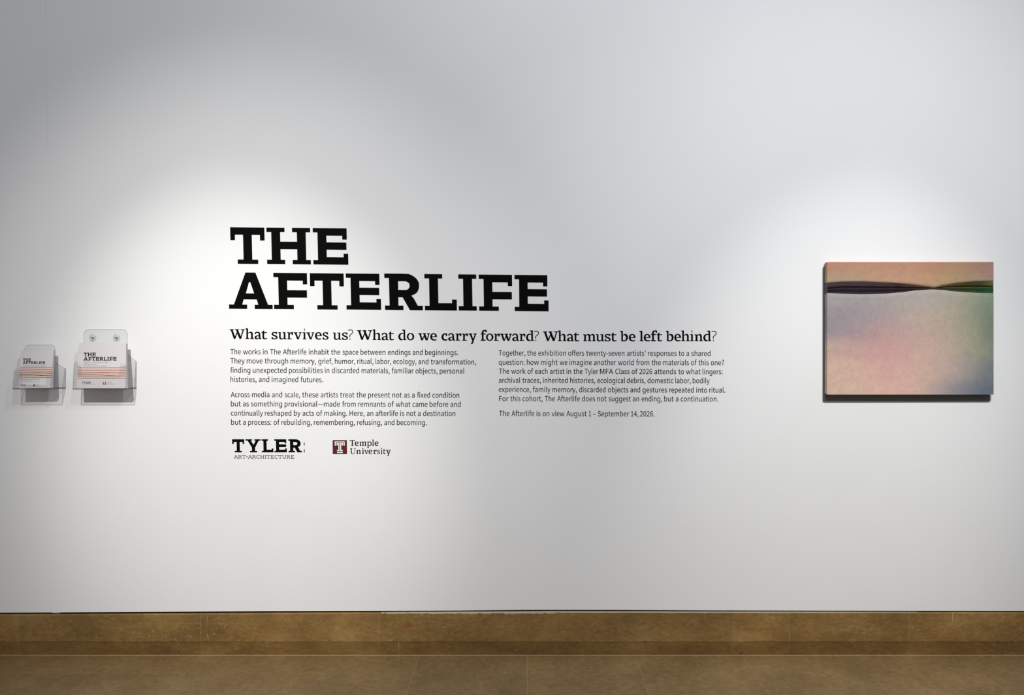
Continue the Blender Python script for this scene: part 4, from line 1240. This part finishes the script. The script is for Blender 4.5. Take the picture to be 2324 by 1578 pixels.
def bands(f, mp, mp2, n, ys, left, right, bend=0.0):
    ymid = [(a + b) / 2 for a, b in zip(ys, ys[1:])]
    for i, (a, b) in enumerate(zip(ys, ys[1:])):
        k = FILLS[i % len(FILLS)][0]
        vinyl('colour_band', [[(left(a), a), (right(a), a + bend), (right(b), b + bend), (left(b), b)]], mp, n, M[k], f, 0.0001)
    lines = []
    for i, y in enumerate(ys):
        wd = (1.0, 1.25, 0.9, 0.8, 1.1, 0.9)[i % 6]
        lines.append([(left(y), y - wd / 2), (right(y), y + bend - wd / 2), (right(y), y + bend + wd / 2), (left(y), y + wd / 2)])
    # strands that slide from one rule to the next
    def strand(y0, y1, w0):
        pts = [(left(y0) + (right(y0) - left(y0)) * t, y0 + (y1 - y0) * (t * t * (3 - 2 * t)) + bend * t) for t in [k / 10 for k in range(11)]]
        return stroke(pts, w0)
    lines += [strand(ys[3] + 0.6, ys[4] - 0.2, 0.7), strand(ys[2] + 1.6, ys[2] + 0.4, 0.5)]
    return lines

def print_right(f, mp, mp2, n):
    L = lambda y: 174.2 + (881 - y) * 0.047
    Rr = lambda y: 284.3 + (881 - y) * 0.018
    letters('title', words_on([('THE', 190, 217.6, 809.2, 8.4), ('AFTERLIFE', 189.5, 264.6, 818.8, 8.4)], 0.01), mp, n, M['ink'], f, 0.0001)
    ls = bands(f, mp, mp2, n, [835.3, 840.2, 844.8, 848.9, 853.8, 858.4], L, Rr)
    strokes('rules', ls, mp2, n, M['line_ink'], f, 0.0001)
    rg = random.Random(3)
    vinyl('date_line', line_polys('August 1 \u2013 September 14, 2026', 189.4, 824.2, 245, 824.2, 2.5 / 500), mp, n, M['ink_grey'], f, 0.0001)
    vinyl('small_print', greek(rg, 189.2, 219, 827.2, 0.9) + greek(rg, 189, 242, 831, 1.0), mp, n, M['ink_grey'], f, 0.0001)
    letters('logo_words', words_on([('TYLER', 186, 206, 870.6, 4.0)], 0.0), mp, n, M['ink'], f, 0.0001)
    vinyl('logo_small_print', greek(rg, 186, 216, 872.6, 0.8), mp, n, M['ink_grey'], f, 0.0001)
    e = vinyl('emblem', [quad(233.6, 867.0, 240.2, 873.4)], mp, n, M['ink_red'], f, 0.0001)
    vinyl('emblem_letter', [quad(235, 868.3, 238.8, 869.3), quad(236.3, 869.3, 237.5, 872.2)], mp2, n, M['white_vinyl'], e, 0.0001)
    vinyl('logo_words', line_polys('Temple', 242, 869.4, 253, 869.4, 2.0 / 500) + line_polys('University', 242, 873.0, 258, 873.0, 2.0 / 500), mp, n, M['ink_grey'], f, 0.0001)

def print_left(f, mp, mp2, n):
    L = lambda y: 41.6 + (880 - y) * 0.084
    Rr = lambda y: 113.8 + (880 - y) * 0.105
    letters('title', words_on([('THE', 52.2, 70.4, 820.0, 6.0), ('AFTERLIFE', 51.8, 102.6, 826.4, 6.0)], 0.02), mp, n, M['ink'], f, 0.0001)
    ls = bands(f, mp, mp2, n, [835.6, 840.2, 844.8, 849.2, 853.6, 857.8], L, Rr, -0.6)
    strokes('rules', ls, mp2, n, M['line_ink2'], f, 0.0001)
    rg = random.Random(5)
    vinyl('small_print', greek(rg, 51.5, 107, 829.0, 0.8) + greek(rg, 51.5, 103, 832.4, 0.9), mp, n, M['ink_grey'], f, 0.0001)
    vinyl('small_print', greek(rg, 47, 90, 861.4, 1.0)
          + greek(rg, 47, 72, 864.4, 0.8) + greek(rg, 47, 90, 867.0, 0.8) + greek(rg, 59, 72, 874.6, 0.7), mp, n, M['ink_grey'], f, 0.0001)
    letters('logo_words', words_on([('TYLER', 45, 58, 876.4, 3.0)], 0.0), mp, n, M['ink'], f, 0.0001)
    vinyl('emblem', [quad(75.4, 873.0, 79.2, 876.4)], mp, n, M['ink'], f, 0.0001)
    vinyl('logo_words', line_polys('Temple', 80.4, 874.4, 87, 874.4, 1.4 / 500) + line_polys('University', 80.4, 876.6, 91, 876.6, 1.4 / 500), mp, n, M['ink_grey'], f, 0.0001)

hr, zr = holder((240, 880), 'larger clear acrylic leaflet holder with two round buttons, right one of the pair',
                (165, 288), 884.2, 821, (190, 289, 747), 820, (182, 272, 826, 852.5), screws=((210.5, 766), (264.5, 766)))
hl, zl = holder((95, 880), 'clear acrylic leaflet holder at the left edge, over the vertical wall seam',
                (28.5, 123.5), 884.0, 838, (55, 125, 782), 837, (47, 107, 842, 873))

RC = [(174, 881.6), (284.5, 881.6), (179, 779), (286.5, 779)]
lead_r = flyer(RC, (0.076, 0.048), 'pale pink front flyer with black title and striped band in the right holder', None, print_right)
def between(a, b, f):
    return [(p[0] + (q[0] - p[0]) * f, p[1] + (q[1] - p[1]) * f) for p, q in zip(a, b)]
RC2 = [(180.5, 881.6), (290.6, 881.6), (183, 779.6), (288.8, 779.4)]
for i in range(4):
    flyer(between(RC, RC2, (0.35, 0.55, 0.85, 1.0)[i]), (0.076, 0.048), 'plain edge of a flyer stacked behind the pink front flyer in the right holder',
          'flyers behind the front one in the right holder', None, 0.0034 * (i + 1), lead_r)
LC = [(41.4, 881.4), (113.8, 880.9), (48.5, 795), (122.8, 793.8)]
lead_l = flyer(LC, (0.074, 0.046), 'greyish front flyer with black title and striped band in the left holder', None, print_left)
LC2 = [(49.5, 881.0), (121.0, 880.5), (50.2, 795.4), (124.6, 794.4)]
for i in range(4):
    flyer(between(LC, LC2, (0.35, 0.6, 0.85, 1.0)[i]), (0.074, 0.046), 'plain edge of a flyer stacked behind the grey front flyer in the left holder',
          'flyers behind the front one in the left holder', None, 0.0034 * (i + 1), lead_l)
